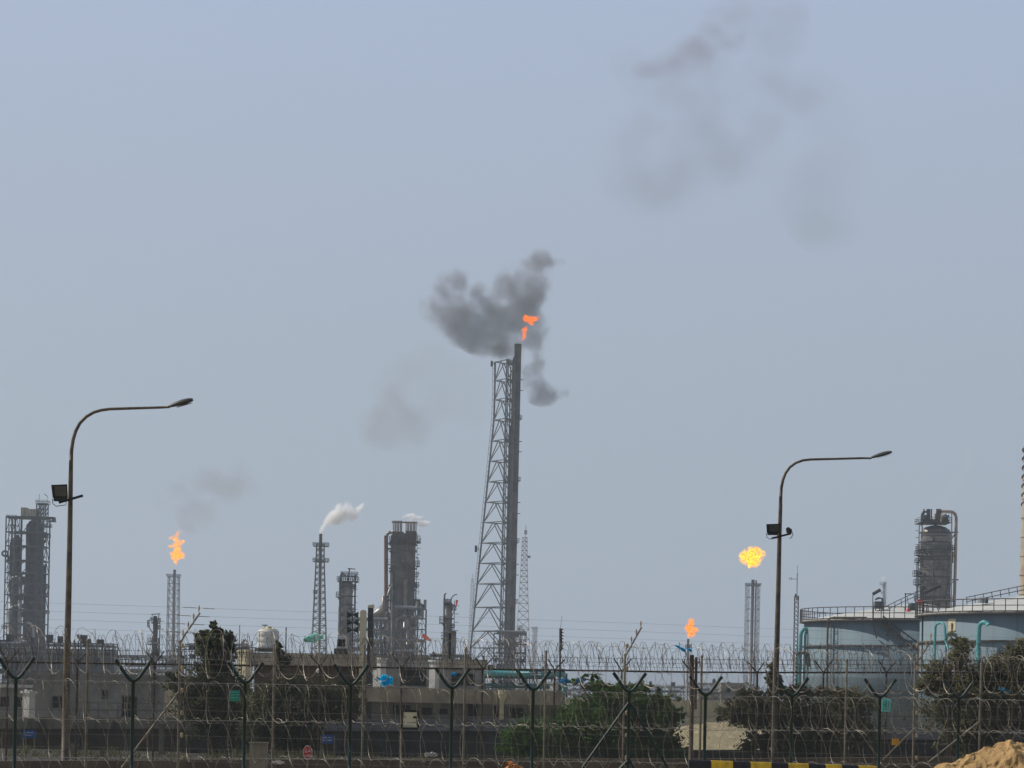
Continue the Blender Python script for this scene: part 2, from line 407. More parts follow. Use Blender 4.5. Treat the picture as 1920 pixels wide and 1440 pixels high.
    tag(ob, label, cat, kind=None if emit else 'stuff'); return ob

# ================================================================ main flare tower
D = 700.0
T = Thing('flare_tower', 'tall grey lattice flare tower at centre with black smoke round its burning stack', 'flare tower', 920, 1330, D)
lev = [679,714,750,788,827,865,903.5,942,980,1018.5,1056.5,1095,1139,1183.5,1215,1250,1290,1345]
def legL(y): return 928.3 if y < 700 else (928.3 - 2*(y-700)/86 if y < 786 else 926.3 - 45.3*(y-786)/444)
def legC(y): return 950.6 - 12.6*(y-680)/510
def legC2(y): return 961.5 - 12.0*(y-680)/510
mL = [MB(),MB(),MB()]; mB = MB()
def PT(x, y, dy): return T.p(x, y, dy)
for i in range(len(lev)-1):
    a, b = lev[i], lev[i+1]
    mL[0].bar(PT(legL(a), a, 0), PT(legL(b), b, 0), 0.27, 6)
    mL[1].bar(PT(legC(a), a, -5), PT(legC(b), b, -5), 0.27, 6)
    mL[2].bar(PT(legC2(a), a, 5), PT(legC2(b), b, 5), 0.24, 6)
for i, a in enumerate(lev[:-1]):
    b = lev[i+1]
    for (fn, dy) in ((legC, -5), (legC2, 5)):
        mB.bar(PT(legL(a), a, 0), PT(fn(a), a, dy), 0.17)
        xm = (legL(a)+fn(a))/2
        mB.bar(PT(xm, a, dy/2), PT(legL(b), b, 0), 0.14); mB.bar(PT(xm, a, dy/2), PT(fn(b), b, dy), 0.14)
    mB.bar(PT(legC(a), a, -5), PT(legC2(a), a, 5), 0.17)
    mB.bar(PT(legC(a), a, -5), PT(legC2((a+b)/2), (a+b)/2, 5), 0.13); mB.bar(PT(legC2((a+b)/2), (a+b)/2, 5), PT(legC(b), b, -5), 0.13)
    mB.bar(PT(legC2(a), a, 5), PT(legC(a)+16, a, 0), 0.16); mB.bar(PT(legC(a), a, -5), PT(legC(a)+16, a, 0), 0.16)
[q_.build('leg', STEEL, T.o) for q_ in mL]; mB.build('lattice_bracing', STEEL, T.o)
m = MB()
for i in range(len(lev)-1):
    a, b = lev[i], lev[i+1]
    if a < 679: continue
    p = PT(legL(a)-4.2, a, 0); q = PT(legL(b)-4.2, b, 0)
    ladder(m, p, q, PT(legL(a)-0.8, a, 0)-p, 0.09, 1.35)
m.build('ladder', STEEL_L, T.o)
m = MB()
for (x0, ya, r, dy) in ((971.3, 645, 6.6*0.14, 0),):
    m.tube([PT(x0-13.3*(y-645)/585, y, dy) for y in (645,700,800,900,1000,1100,1200,1345)], r, 16)
m.build('stack_pipe', CLAD_D, T.o, True)
m = MB()
for off, ya, r in ((-9.0, 800, 0.42), (-6.3, 672, 0.36), (-12.5, 690, 0.16), (-17, 676, 0.12)):
    m.tube([PT(971.3+off-13.3*(y-645)/585, y, -1.6+off*0.1) for y in (ya,900,1000,1100,1200,1345)], r, 8)
m.build('riser_pipe', STEEL, T.o, True)
m = MB()
def stackx(y): return 971.3-13.3*(y-645)/585
for y in (712, 732, 828, 847, 942, 963, 1058, 1078):
    p = PT(stackx(y)+6, y, 0); m.bar(p, p+Vector((0.75,0,0)), 0.13)
m.build('stack_bracket', STEEL_D, T.o)
for y in (785, 901, 1016, 1130):
    m = MB(); platform(m, T, stackx(y)+5, stackx(y)+10.5, y, 6, 1.0, 0.06, 2.5)
    p = PT(stackx(y)+6, y+4, 0); m.bar(p, PT(stackx(y)+10, y, 0), 0.08)
    m.build('service_platform', STEEL_D, T.o)
for y, w0, w1 in ((682, 950, 965), (1095, 943, 957), (827, 947, 958), (903,946,957), (1018,943,955), (1172, 938, 958)):
    m = MB(); platform(m, T, w0, w1, y, 6, 3.0, 0.07, 2.5); m.build('service_platform', STEEL, T.o)
m = MB()
for (x, y, s) in ((923.2, 682, 1), (894, 1029, 1.2)):
    c = PT(x, y, 0)
    m.box(c+Vector((-.45*s,-.4,-.7*s)), c+Vector((.1*s,.4,.7*s))); m.bar(c, PT(x+4, y, 0), 0.12)
m.build('warning_lamp', STEEL_D, T.o)
FL_OR = ((1.0,0.17,0.01), 2.7)
FL_YO = ((1.0,0.33,0.0), 3.2)
FL_YE = ((1.0,0.44,0.0), 3.9)
FL_O2 = ((1.0,0.26,0.0), 2.8)
flame(T, 990, 610, [(987,597,6,5),(994,600,7,6),(1003,598,5,4),(1009,594.5,2.5,1.8),(997,606,4,3.5),(981,620,3.8,3.2),(985,617,3.6,5),(983,627,3.2,5.5),(980.5,635,2.2,4)],
      FL_OR, 'small orange flame at the top of the tall central flare tower', 0.16, 0.42, 0.55)

# ================================================================ left flare
T = Thing('flare_stack', 'thin flare stack in a pale lattice near the left, large orange flame above it', 'flare stack', 325, 1330, 1200.0)
m = MB()
for sx in (-1, 1):
    for dy in (-2.4, 2.4):
        m.bar(T.p(326+sx*9.5, 1082, dy), T.p(322+sx*12, 1340, dy), 0.26)
ylv = [1082,1094,1106,1121,1136,1152,1168,1184,1201,1220,1240,1262,1285,1340]
for i in range(len(ylv)-1):
    a, b = ylv[i], ylv[i+1]; ca, cb = 326-4*(a-1082)/258, 326-4*(b-1082)/258; wa, wb = 9.5+2.5*(a-1082)/258, 9.5+2.5*(b-1082)/258
    for dy in (-2.4, 2.4):
        m.bar(T.p(ca-wa,a,dy), T.p(ca+wa,a,dy), 0.14)
        m.bar(T.p(ca-wa,a,dy), T.p(cb,b,dy), 0.15); m.bar(T.p(ca+wa,a,dy), T.p(cb,b,dy), 0.15)
    for sx in (-1,1): m.bar(T.p(ca+sx*wa,a,-2.4), T.p(ca+sx*wa,a,2.4), 0.12)
m.build('lattice_frame', STEEL, T.o)
m = MB(); m.tube([T.p(327.5,1068), T.p(326.5,1100), T.p(325,1200), T.p(323,1345)], 0.65, 12, radii=[0.62,0.68,0.72,0.72]); m.build('stack_pipe', CLAD_D, T.o, True)
m = MB(); platform(m, T, 313, 338, 1081, 4, 2.6, 0.1, 5); m.build('service_platform', STEEL_D, T.o)
flame(T, 330, 1030, [(329,1053,3.2,5.5),(331,1043,8,7),(325,1040,5,6),(337,1041,7,6),(333,1031,6,7),(330,1023,7,4),(321,1024,5,2.5),(336,1018,6,4),(344,1014,3,3),(331,1012,5,4),(327,1007,3.5,3),(333,1001,2.5,5),(338,997,3.5,2),(321,1008,4,1.8),(318,1010,1.6,2)],
      FL_YO, 'tall ragged yellow and orange flame over the left flare stack', 0.3, 0.8, 0.35)
# ================================================================ right flares
T = Thing('flare_stack', 'squat lattice flare stack beside the right street lamp, round yellow flame above it', 'flare stack', 1411, 1330, 900.0)
m = MB(); ylv = [1097,1120,1142,1164,1188,1210,1240,1275,1340]
for x in (1399, 1404, 1419, 1424):
    for dy in (-2.2, 2.2): m.bar(T.p(x, 1097, dy), T.p(x-5, 1340, dy), 0.13)
for i in range(len(ylv)-1):
    a, b = ylv[i], ylv[i+1]; s0 = -5*(a-1097)/243; s1 = -5*(b-1097)/243
    for x in (1399,1424): m.bar(T.p(x+s0,a,-2.2), T.p(x+s0,a,2.2), 0.1)
    for dy in (-2.2, 2.2):
        m.bar(T.p(1399+s0,a,dy), T.p(1424+s0,a,dy), 0.11)
        for q in range(4):
            a1 = a+(b-a)*q/4; b1 = a+(b-a)*(q+1)/4
            l, r_ = (1399, 1404) if q % 2 else (1404, 1399)
            m.bar(T.p(l+s0,a1,dy), T.p(r_+s0,b1,dy), 0.07)
            l, r_ = (1419, 1424) if q % 2 else (1424, 1419)
            m.bar(T.p(l+s0,a1,dy), T.p(r_+s0,b1,dy), 0.1)
m.build('lattice_frame', STEEL_L, T.o)
m = MB(); m.tube([T.p(1412,1087), T.p(1411,1120), T.p(1406,1345)], 0.55, 12); m.build('stack_pipe', STEEL, T.o, True)
m = MB(); m.tube([T.p(1417.5,1088,-.6), T.p(1416.5,1120,-.6), T.p(1412,1345,-.6)], 0.25, 8); m.build('pilot_pipe', STEEL, T.o, True)
m = MB(); platform(m, T, 1398, 1426, 1098, 4, 2.4, 0.08, 4); m.build('service_platform', STEEL, T.o)
flame(T, 1411, 1046, [(1398,1040,8,8),(1396,1046,8,8),(1410,1038,10,10),(1417,1034,8,8),(1425,1039,8,6),(1432,1038.5,3,2.5),(1408,1048,12,9),(1420,1047,8,8),(1412,1057,7,7),(1421,1055,5,6),(1408,1060,5,5),(1404,1053,8,6)],
      FL_YE, 'round bright yellow fireball beside the right street lamp', 0.28, 0.7, 0.45)
T = Thing('flare_stack', 'short pale flare pipe in the distance right of centre, small orange flame above it', 'flare stack', 1290, 1330, 600.0)
m = MB(); m.tube([T.p(1290.5,1198), T.p(1289.5,1230), T.p(1287,1345)], 0.28, 12); m.build('stack_pipe', STEEL_L, T.o, True)
m = MB(); platform(m, T, 1285, 1296, 1214, 5, 0.7, 0.05, 3); m.build('service_platform', STEEL_D, T.o)
m = MB()
for dx in (-4, 4): m.bar(T.p(1290+dx,1214,0.8), T.p(1287+dx*1.6,1345,0.8), 0.1)
m.build('lattice_frame', STEEL_L, T.o)
flame(T, 1296, 1180, [(1295,1167,4,6),(1298,1164,3.5,4.5),(1292,1178,6,8),(1297,1172,4,6),(1301,1180,5,5),(1307,1181,3,3),(1299,1187,5,5),(1293,1190,4,5),(1297,1192,3.5,3)],
      FL_O2, 'small orange and yellow flame low over the fence right of centre', 0.13, 0.3, 0.7)

# ================================================================ smoke
SD = 715.0
smoke('smoke_cloud', 910, 590, SD, [(855,540,26,30),(825,575,26,28),(862,600,36,32),(900,570,34,30),(925,615,40,26),(890,630,36,18),(960,545,36,36),(970,590,40,34),(1003,500,36,26),(985,520,26,22),(1012,560,22,40),(1015,575,16,44),(1000,640,26,34),(1002,690,22,26),(1022,728,30,22),(940,648,44,18),(985,560,30,40),(930,590,40,30),(845,580,30,30)],
      (0.34,0.34,0.37), 0.26, 'thick dark grey smoke billowing left and right of the central flare tower', 0.13, thick=0.9, edge=0.9, amp=1.25, vox=1.6, warp=2.6)
smoke('smoke_cloud', 750, 780, SD, [(735,765,46,36),(765,790,46,36),(712,800,30,30)], (0.40,0.40,0.40), 0.05,
      'faint round grey smoke puff floating left of the central flare tower', 0.12, thick=1.0, edge=1.0, amp=0.8, vox=2)
smoke('smoke_cloud', 1330, 90, SD, [(1365,82,30,20),(1340,60,30,20),(1385,72,18,18),(1300,95,44,26),(1265,115,40,26),(1225,125,34,20)], (0.36,0.33,0.37), 0.12,
      'darkest smoke patch high in the upper right sky', 0.09, thick=0.7, edge=1.3, amp=0.55, vox=2.5, warp=1.0, nofs=(40,0,13))
smoke('smoke_cloud', 1290, 240, SD, [(1420,140,60,34),(1380,20,80,40),(1180,140,50,40),(1280,190,70,50),(1215,260,70,60),(1250,340,70,60),(1180,330,50,60),(1450,60,50,60),(1340,170,80,50),(1230,190,60,50),(1325,230,70,50),(1370,290,60,50),(1420,230,50,50),(1330,120,60,40)], (0.36,0.34,0.37), 0.05,
      'broad thin veil of smoke hanging below the darkest patch at the upper right', 0.06, thick=0.5, edge=1.3, amp=0.9, vox=3.5, warp=1.6, sm_=.9, nofs=(31,5,20))
smoke('smoke_cloud', 1560, 310, SD, [(1570,270,50,30),(1540,330,70,60),(1500,200,90,60),(1560,400,60,50)], (0.36,0.34,0.36), 0.03,
      'barely visible grey smoke trail drifting at the far upper right', 0.045, thick=0.6, edge=1.3, amp=0.55, vox=3.5, sm_=1.0)
smoke('smoke_cloud', 355, 950, 1200, [(330,930,34,22),(365,950,34,24),(385,958,22,20),(362,980,16,16),(415,905,60,30)], (0.40,0.40,0.40), 0.05,
      'pale grey smoke wisp above the left flare flame', 0.08, thick=0.8, edge=1.1, amp=0.9, vox=2.5)
smoke('smoke_cloud', 840, 700, SD+8, [(790,700,80,40),(850,690,60,30),(870,740,50,40)], (0.40,0.40,0.42), 0.022,
      'very faint smoke haze below the dark cloud left of the tower', 0.07, thick=0.8, edge=1.2, amp=0.8, vox=3)
smoke('steam_plume', 640, 965, 700, [(602,994,3.0,7),(606,985,5,6),(613,977,8,8),(625,969,12,10),(638,962,14,13),(652,957,12,11),(662,966,10,8),(674,950,9,5),(681,948,5,3)],
      (1,1,1), 1.2, 'white steam plume blowing right from the thin lattice stack', 0.36, cat='steam', edge=0.8, amp=0.9, vox=0.5, aniso=0.0, warp=3.2)
smoke('steam_plume', 778, 973, 600, [(776,972,9,6),(785,970,6,4),(766,969,10,3.5),(793,981,12,4)],
      (1,1,1), 1.4, 'small white steam puff above the tall column with vent pipes', 0.4, cat='steam', edge=0.8, amp=0.5, vox=0.4, aniso=0.0)
smoke('steam_plume', 1790, 915, 560, [(1775,935,14,10),(1790,915,14,14),(1805,890,14,18),(1815,860,14,20)],
      (0.95,0.95,0.98), 0.02, 'hardly visible steam wisp above the right process column', 0.25, cat='steam', edge=1.0, amp=0.7, vox=0.8, aniso=0.0)
smoke('steam_plume', 1656, 1083, 1500, [(1656,1084,4,3),(1660,1080,3,2)],
      (0.97,0.97,0.99), 0.2, 'tiny white steam puff on the faded distant column', 0.4, cat='steam', edge=0.8, amp=0.4, vox=0.4, aniso=0.0)

# ================================================================ left process tower
T = Thing('process_tower', 'dark steel framed process tower at the left edge of the refinery', 'process tower', 48, 1330, 700.0)
k = T.k; sh = lambda y: -4.5*(y-975)/340
rr = random.Random(3)
ylv = [1345,1290,1240,1191,1170,1144,1116,1094,1075,1052,1025,999,971]
zs = [T.p(48, y).z for y in ylv]; zs[0] = 0
xcol = [T.p(x, 1150).x for x in (13.5, 31, 55, 72, 84)]
m = MB(); frame3d(m, [xcol[0], xcol[1]], [-4,4], zs, 0.16, True, rnd=rr); frame3d(m, [xcol[1], xcol[3], xcol[4]], [-4.5,5], zs, 0.18, True, rnd=rr)
frame3d(m, [T.p(16,1150).x, T.p(22,1150).x, T.p(29,1150).x], [-2,3], [zs[0]]+[zs[1]+(zs[-1]-zs[1])*i/22 for i in range(23)], 0.09, True, rnd=rr)
frame3d(m, [T.p(73.5,1150).x, T.p(81,1150).x], [-3.5,3], [zs[0]]+[zs[1]+(zs[-1]-zs[1])*i/22 for i in range(23)], 0.09, True, rnd=rr)
for z in zs[3:]:
    m.box((xcol[1], -4.6, z-0.35), (xcol[-1], -4.2, z+0.15))
m.build('steel_frame', STEEL_M, T.o)
m = MB(); m.lathe(T.pt(60,1150)+Vector((0,1,0)), [(2.5,0),(2.5,T.p(60,1085).z),(2.15,T.p(60,1080).z),(2.15,T.p(60,985).z),(1.2,T.p(60,976).z)], 24); m.build('vessel', SOOT, T.o, True)
m = MB(); m.lathe(T.pt(26,1150)+Vector((0,2,0)), [(1.1,0),(1.1,T.p(22,1010).z),(.5,T.p(22,1002).z)], 16); m.lathe(T.pt(79,1150)+Vector((0,2,0)), [(.55,0),(.55,T.p(79,1060).z)], 16); m.build('slim_vessel', SOOT, T.o, True)
m = MB(); m.lathe(T.pt(20,1150)+Vector((0,1,0)), [(0.7,0),(0.7,T.p(22,1120).z)], 16)
m.lathe(T.pt(41,1150)+Vector((0,-3,0)), [(0.55,0),(0.55,T.p(40,1078).z)], 14)
m.tube([T.p(21,1195,-3), T.p(21,1150,-3), T.p(23,1142,-3), T.p(30,1138,-3), T.p(38,1136,-3)], 0.4, 10)
m.tube([T.p(20,1110,-3), T.p(22,1090,-3), T.p(26,1085,-3), T.p(36,1083,-3)], 0.38, 10)
m.tube([T.p(70,1196,-5), T.p(69,1178,-5), T.p(64,1170,-5), T.p(57,1168,-5)], 0.35, 10)
m.build('pipework', CLAD_L, T.o, True)
m = MB(); c = T.p(13.5, 1039, -3); ang = [i*2*PI/20 for i in range(20)]
m.tube([c+Vector((math.cos(a)*0.75, 0, math.sin(a)*0.65)) for a in ang], 0.26, 8, closed=True)
m.tube([T.p(18,1042,-3), T.p(20,1048,-3), T.p(17,1056,-3)], 0.3, 8); m.build('pipe_loop', STEEL_D, T.o, True)
m = MB(); box_px(m, T, 43, 953, 53, 971, -3, 3); box_px(m, T, 53, 956, 71, 971, -3.1, 2); m.build('equipment_housing', FASCIA, T.o)
m = MB(); frame3d(m, [T.p(71,950).x, T.p(79,950).x, T.p(88,950).x], [-2,2], [zs[-1], T.p(80,963).z, T.p(80,955).z, T.p(80,946).z], 0.13)
m.bar(T.p(73,946,0), T.p(74,926,0), 0.07); m.bar(T.p(90,946,0), T.p(89,931,0), 0.05); m.bar(T.p(89,931,0), T.p(83,926,0), 0.12)
m.build('top_gantry', STEEL_M, T.o)
m = MB(); platform(m, T, 70, 91, 945, 6, 2.5, 0.06, 4); m.build('service_platform', STEEL_M, T.o)
m = MB(); box_px(m, T, 15, 969, 103, 972.5, -1.5, 1.5); m.bar(T.p(84,990,0), T.p(92,977,0), 0.12); box_px(m, T, 99, 972, 103, 978, -1.5, 1.5); box_px(m, T, 88, 976.5, 104, 978.5, -1.5, 1.5); m.build('crane_beam', STEEL_M, T.o)
for x0, x1, y, h in ((84,95,988,5),(84,92,1007,6),(83,90,1103,5),(82,89,1116,4),(6,14,1178,6),(15,32,971,4),(84,90,1150,5)):
    m = MB(); platform(m, T, x0, x1, y, h, 2.2, 0.07, 3); m.build('service_platform', STEEL_M, T.o)
m = MB()
for y in (999,1025,1052,1075,1116,1144):
    z = T.p(55,y).z; m.box((xcol[1]+.1,-4,z-.12), (xcol[-1]-.1,4.6,z))
m.build('grating_deck', STEEL_D, T.o)
m = MB()
for i in range(26):
    x = T.p(rr.uniform(16,84),1100).x; za = zs[rr.randrange(0,9)]; zb = za+rr.uniform(4,12); yy = rr.uniform(-4,2)
    m.tube([(x,yy,za),(x,yy,zb),(x+rr.choice((-1,1))*rr.uniform(.8,2.2),yy,zb+.3)], rr.uniform(.08,.2), 6)
m.build('process_piping', STEEL_M, T.o)
m = MB()
for i in range(len(zs)-1):
    box = rr.random()
    for j in range(3):
        x = T.p(rr.uniform(33,78),1100).x; z = zs[i]+rr.uniform(0.2,0.8)*(zs[i+1]-zs[i]); m.box((x, -3.8+rr.random(), z-0.5), (x+rr.uniform(0.6,2.2), -2, z+rr.uniform(0.2,1)))
m.build('equipment', STEEL_D, T.o)

# ================================================================ columns
def process_column(label, cx, hw, ytop, ybot, d, mat, rings, plats, ladder_side=1, dome=4, lean=None, ladr=True):
    T = Thing('process_column', label, 'process column', cx-(ybot-ytop)*0.01, ybot, d); k = T.k
    base = T.pt(cx, (ytop+ybot)/2); r = hw*k; zt = T.p(cx, ytop).z
    prof = [(r*1.12,0),(r*1.12,1.2),(r,1.6)]
    ringz = [T.p(cx, y).z for y in rings]
    for z in sorted(ringz):
        prof += [(r,z-0.14),(r+0.16,z-0.12),(r+0.16,z+0.12),(r,z+0.14)]
    prof += [(r, zt-dome*k)] + [(r*math.cos(a), zt-dome*k+dome*k*math.sin(a)) for a in (0.4,0.8,1.2,1.5)]
    m = MB(); m.lathe(base, prof, 32); m.build('vessel', mat, T.o, False)
    T.base = base; T.r = r; rq = random.Random(int(cx))
    m = MB()
    for z in ringz: m.lathe(base+Vector((0,0,z-.12)), [(r+.02,0),(r+.34,0),(r+.34,.2),(r+.02,.2)], 32)
    m.build('stiffening_band', STEEL_D, T.o)
    m = MB(); zz = max(6, zt*.25)
    while zz < zt-5*k:
        if rq.random() < .75:
            rad = r+.5; a0 = rq.uniform(PI*.98,PI*1.3); a1 = a0+rq.uniform(.8,1.9)
            for hz in (0,.55,1.1): m.ring((base.x,base.y,zz+hz), rad+.5, .045 if hz else .12, 12, 4, a0=a0, a1=a1)
            for q in range(9):
                a = a0+(a1-a0)*q/8; m.bar((base.x+(rad+.5)*math.cos(a), (rad+.5)*math.sin(a), zz), (base.x+(rad+.5)*math.cos(a), (rad+.5)*math.sin(a), zz+1.1), .04)
            m.bar((base.x+r*math.cos((a0+a1)/2), r*math.sin((a0+a1)/2), zz-1.2), (base.x+(rad+.4)*math.cos((a0+a1)/2), (rad+.4)*math.sin((a0+a1)/2), zz), .1)
        zz += rq.uniform(2.6,4.2)
    m.build('curved_walkway', STEEL_D, T.o)
    m = MB()
    for q in range(int(6+r*4)):
        a = rq.uniform(PI*1.03,PI*1.97); R0 = r+.3; za = zt*rq.uniform(.1,.7); zb = za+zt*rq.uniform(.08,.3); x = base.x+R0*math.cos(a); y = R0*math.sin(a)
        m.tube([(x*.9+base.x*.1,y*.85,za),(x,y,za),(x,y,zb),(x*.9+base.x*.1,y*.85,zb+.2)], rq.uniform(.05,.16), 6)
    m.build('process_piping', rq.choice((STEEL,STEEL_D,CLAD)), T.o)
    m = MB()
    for q in range(int(5+r*3)):
        a = rq.uniform(PI*1.03,PI*1.97); z = zt*rq.uniform(.2,.95); c = base+Vector((r*math.cos(a), r*math.sin(a), z)); m.bar(c, c+Vector((math.cos(a),math.sin(a),0))*.55, .28, 10)
    for q_ in m.islands(): q_.build('manhole', STEEL_L, T.o)
    if ladr:
        m = MB(); x = base.x + ladder_side*(r+0.35)
        ladder(m, (x,-0.3,0), (x,-0.3,zt), (ladder_side*0.0+0.0,0.6,0), 0.06, 0.5)
        z = 3.0
        while z < zt:
            m.ring((x+ladder_side*0.35, 0, z), 0.42, 0.04, 8, 3); z += 1.4
        m.build('caged_ladder', STEEL_D, T.o)
    for (x0, x1, y, h) in plats:
        m = MB(); platform(m, T, x0, x1, y, h, r+0.9 if (x1-x0) > hw*1.6 else 1.3, 0.055, 3.2)
        xa = T.p(x0,y).x; xb = T.p(x1,y).x; z = T.p((x0+x1)/2,y).z
        if (x0+x1)/2 > cx: m.bar((base.x+r*0.9,-1,z-1.2),(xb-0.2,-1,z-0.1),0.09)
        else: m.bar((base.x-r*0.9,-1,z-1.2),(xa+0.2,-1,z-0.1),0.09)
        m.build('service_platform', STEEL_D, T.o)
    return T
# big dark column with vents
T = process_column('tall sooty brown column topped by rows of vent pipes, left of the flare tower', 753, 23.5, 1000, 1330, 600, CLAD_D,
    [1022,1034,1066,1098,1106,1140,1160,1180], [(731,788,1016,8),(775,786,1061,9),(775,784,1081,8),(775,785,1100,8),(774,784,1133,9),(773,781,1172,10),(726,740,1029,0.5)], 1)
k = T.k
m = MB()
for i in range(7):
    p = T.p(738+2.6*i, 1012, -2+(i%2)); q = T.p(738.2+2.6*i, 977, -2+(i%2)); m.bar(p, q, 0.13, 6)
for i in range(8):
    p = T.p(762+2.6*i, 1012, -2+(i%2)); q = T.p(762.2+2.6*i, 979, -2+(i%2)); m.bar(p, q, 0.13, 6)
m.bar(T.p(735,979.5,-2), T.p(783,980.5,-2), 0.14); m.bar(T.p(735,979.5,0), T.p(783,980.5,0), 0.14)
m.build('vent_pipe_row', RUSTY, T.o)
m = MB(); box_px(m, T, 737, 998, 757, 1012, -2.6, 2); box_px(m, T, 761, 997, 781, 1012, -2.6, 2); box_px(m, T, 738, 1012, 780, 1020, -2.7, 2.4); m.build('valve_housing', BROWN, T.o)
m = MB(); m.tube([T.p(726,1330,-1), T.p(724.5,1150,-1), T.p(725,1008,-1), T.p(727,1001,-1), T.p(732,998.5,-1), T.p(738,998,-1)], 3.2*k, 14)
m.build('riser_pipe', CLAD, T.o, True)
m = MB(); m.tube([T.p(722.5,1330,-1.6), T.p(722.8,1005,-1.6)], 0.22, 8); m.build('rust_pipe', material('rust_red', (0.30,0.12,0.06), 0.8, 0, 0.2, 1), T.o, True)
m = MB(); m.tube([T.p(736,1345,-2.2), T.p(736,1080,-2.2), T.p(732,1070,-2.2)], 0.3, 8); m.tube([T.p(760,1180,-3.2), T.p(761.5,1086,-3.2)], 0.42, 8)
m.tube([T.p(752,1083,-3.3), T.p(768,1083.5,-3.3)], 0.14, 6); m.tube([T.p(765,1210,-3.4), T.p(765,1165,-3.4), T.p(762,1161,-3.4), T.p(756,1161,-3.4)], 0.35, 8)
m.tube([T.p(728,1118,-2.5), T.p(733,1103,-2.5), T.p(738,1098,-2.5)], 0.3, 8)
m.build('pipework', CLAD, T.o, True)
m = MB()
for y, s in ((1062,1),(1116,1)): 
    m.bar(T.p(784,y-1,0), T.p(784.5,y-15,0), 0.06); m.bar(T.p(784.5,y-15,0), T.p(780,y-17,0), 0.16)
m.build('floodlight', STEEL_D, T.o)
# mid grey column
T = process_column('slim grey column with railed top, left of the tall sooty column', 648, 11.5, 1090, 1330, 560, CLAD,
    [1100,1118,1134,1150,1165], [(633,672,1090,8),(640,670,1080,7),(660,667,1103,7),(659,665,1146,6)], 1)
m = MB(); m.tube([T.p(637.5,1330,-1.2), T.p(638.5,1095,-1.2), T.p(639,1082,-1.2), T.p(643,1074,-1.2), T.p(647,1080,-1.2)], 0.24, 8)
m.tube([T.p(653,1090,-1), T.p(656,1066.5,-1)], 0.13, 6); m.tube([T.p(652.5,1066.5,-1), T.p(667,1067.5,-1)], 0.12, 6)
m.tube([T.p(665,1330,-1), T.p(667,1078,-1)], 0.12, 6); m.build('pipework', STEEL_D, T.o, True)
# small column with windsock
T = process_column('short grey column carrying a red windsock near the flare tower foot', 840, 6.3, 1127, 1330, 450, CLAD,
    [1134,1160,1185], [(833,845,1130,6),(846,855,1143,6),(846,852,1176,6)], 1)
m = MB(); m.tube([T.p(832,1330,-.9), T.p(833,1128,-.9), T.p(834,1115,-.9), T.p(837,1113,-.9)], 0.14, 6)
m.tube([T.p(846,1128,-.9), T.p(847,1121,-.9), T.p(852,1116,-.9), T.p(857,1115,-.9)], 0.09, 6); m.build('pipework', STEEL_D, T.o, True)
m = MB(); m.tube([T.p(857,1125.5,-.9), T.p(856.5,1129,-.9), T.p(855.5,1136,-.9)], 0.2, 10, radii=[0.22,0.2,0.1]); o = m.build('windsock', ORANGE, T.o, True)
# far-left small column
T = process_column('small dark column topped by a railed platform beside the left flare', 290, 4.6, 1160, 1330, 480, CLAD_D, [1168], [(283,299,1164,5),(295,299,1178,5)], 1)
m = MB(); m.bar(T.p(284,1162,-.5), T.p(287,1152,-.5), 0.06); m.bar(T.p(284,1152,-.5), T.p(301,1151,-.5), 0.09); m.bar(T.p(298,1162,-.5), T.p(299,1151,-.5), 0.09)
box_px(m, T, 288, 1155, 294, 1162, -.4, .4); m.build('top_gantry', STEEL_D, T.o)
# right big column
T = process_column('broad grey column with a looping tan riser pipe behind the right tank', 1751.5, 28.2, 985, 1330, 550, CLAD,
    [999,1017,1031,1044,1050,1082,1096,1120], [(1721,1778,981,9),(1722,1742,1030,8),(1716,1731,1041,8),(1716,1729,1054,6),(1713,1734,1080,10),(1714,1730,1096,9),(1780,1788,1035,8),(1780,1787,1044,5),(1722,1783,1030.5,7)], -1, 14)
k = T.k
m = MB(); m.tube([T.p(1753.5,985,0), T.p(1754,965,0), T.p(1757,960,0), T.p(1763,959,0), T.p(1780,959,0), T.p(1786,960,0), T.p(1791,964,0), T.p(1793,970,0), T.p(1792,1030,0), T.p(1789,1145,0), T.p(1786,1330,0)], 2.9*k, 14)
m.build('riser_pipe', PIPE_TAN, T.o, True)
m = MB(); m.tube([T.p(1760,985,-3.1), T.p(1761,967,-3.1), T.p(1764,963.5,-3.1), T.p(1778,963.5,-3.1), T.p(1780,967,-3.1), T.p(1779,1150,-3.1), T.p(1776,1330,-3.1)], 1.1*k, 8); m.build('riser_pipe', PIPE_TAN, T.o, True)
m = MB()
for i, x in enumerate((1731,1737,1739.5,1742,1745,1755,1757.5,1760,1762.5)): m.bar(T.p(x, 980, -1), T.p(x, 955, -1), 0.14, 6)
m.build('vent_pipe_row', STEEL_D, T.o)
m = MB(); rq = random.Random(4)
for q in range(16):
    x = rq.uniform(1727,1775); y = rq.uniform(964 if x < 1748 or x > 1755 else 974,978); box_px(m, T, x, y, x+rq.uniform(1.5,4), y+rq.uniform(3,8), -2.4+rq.random(), rq.uniform(-.8,1.5))
m.lathe(T.p(1769,980,-1.5), [(.4,0),(.75,.3),(.75,1.0),(.4,1.3)], 12); box_px(m, T, 1728, 975, 1776, 981, -2.4, 1.5); m.tube([T.p(1727,985,-2), T.p(1726,966,-2), T.p(1729,961,-2), T.p(1734,961,-2)], 0.25, 8); m.build('valve_housing', STEEL_D, T.o)
m = MB(); m.tube([T.p(1725,1010,-2.5), T.p(1726,962,-2.5)], 0.1, 6); m.tube([T.p(1716,1165,-2), T.p(1716.5,1056,-2)], 0.12, 6); m.tube([T.p(1724,1330,-2), T.p(1726,1100,-2)], 0.35, 8)
for y in (998, 1087): m.bar(T.p(1780,y,0), T.p(1797,y,0), 0.18)
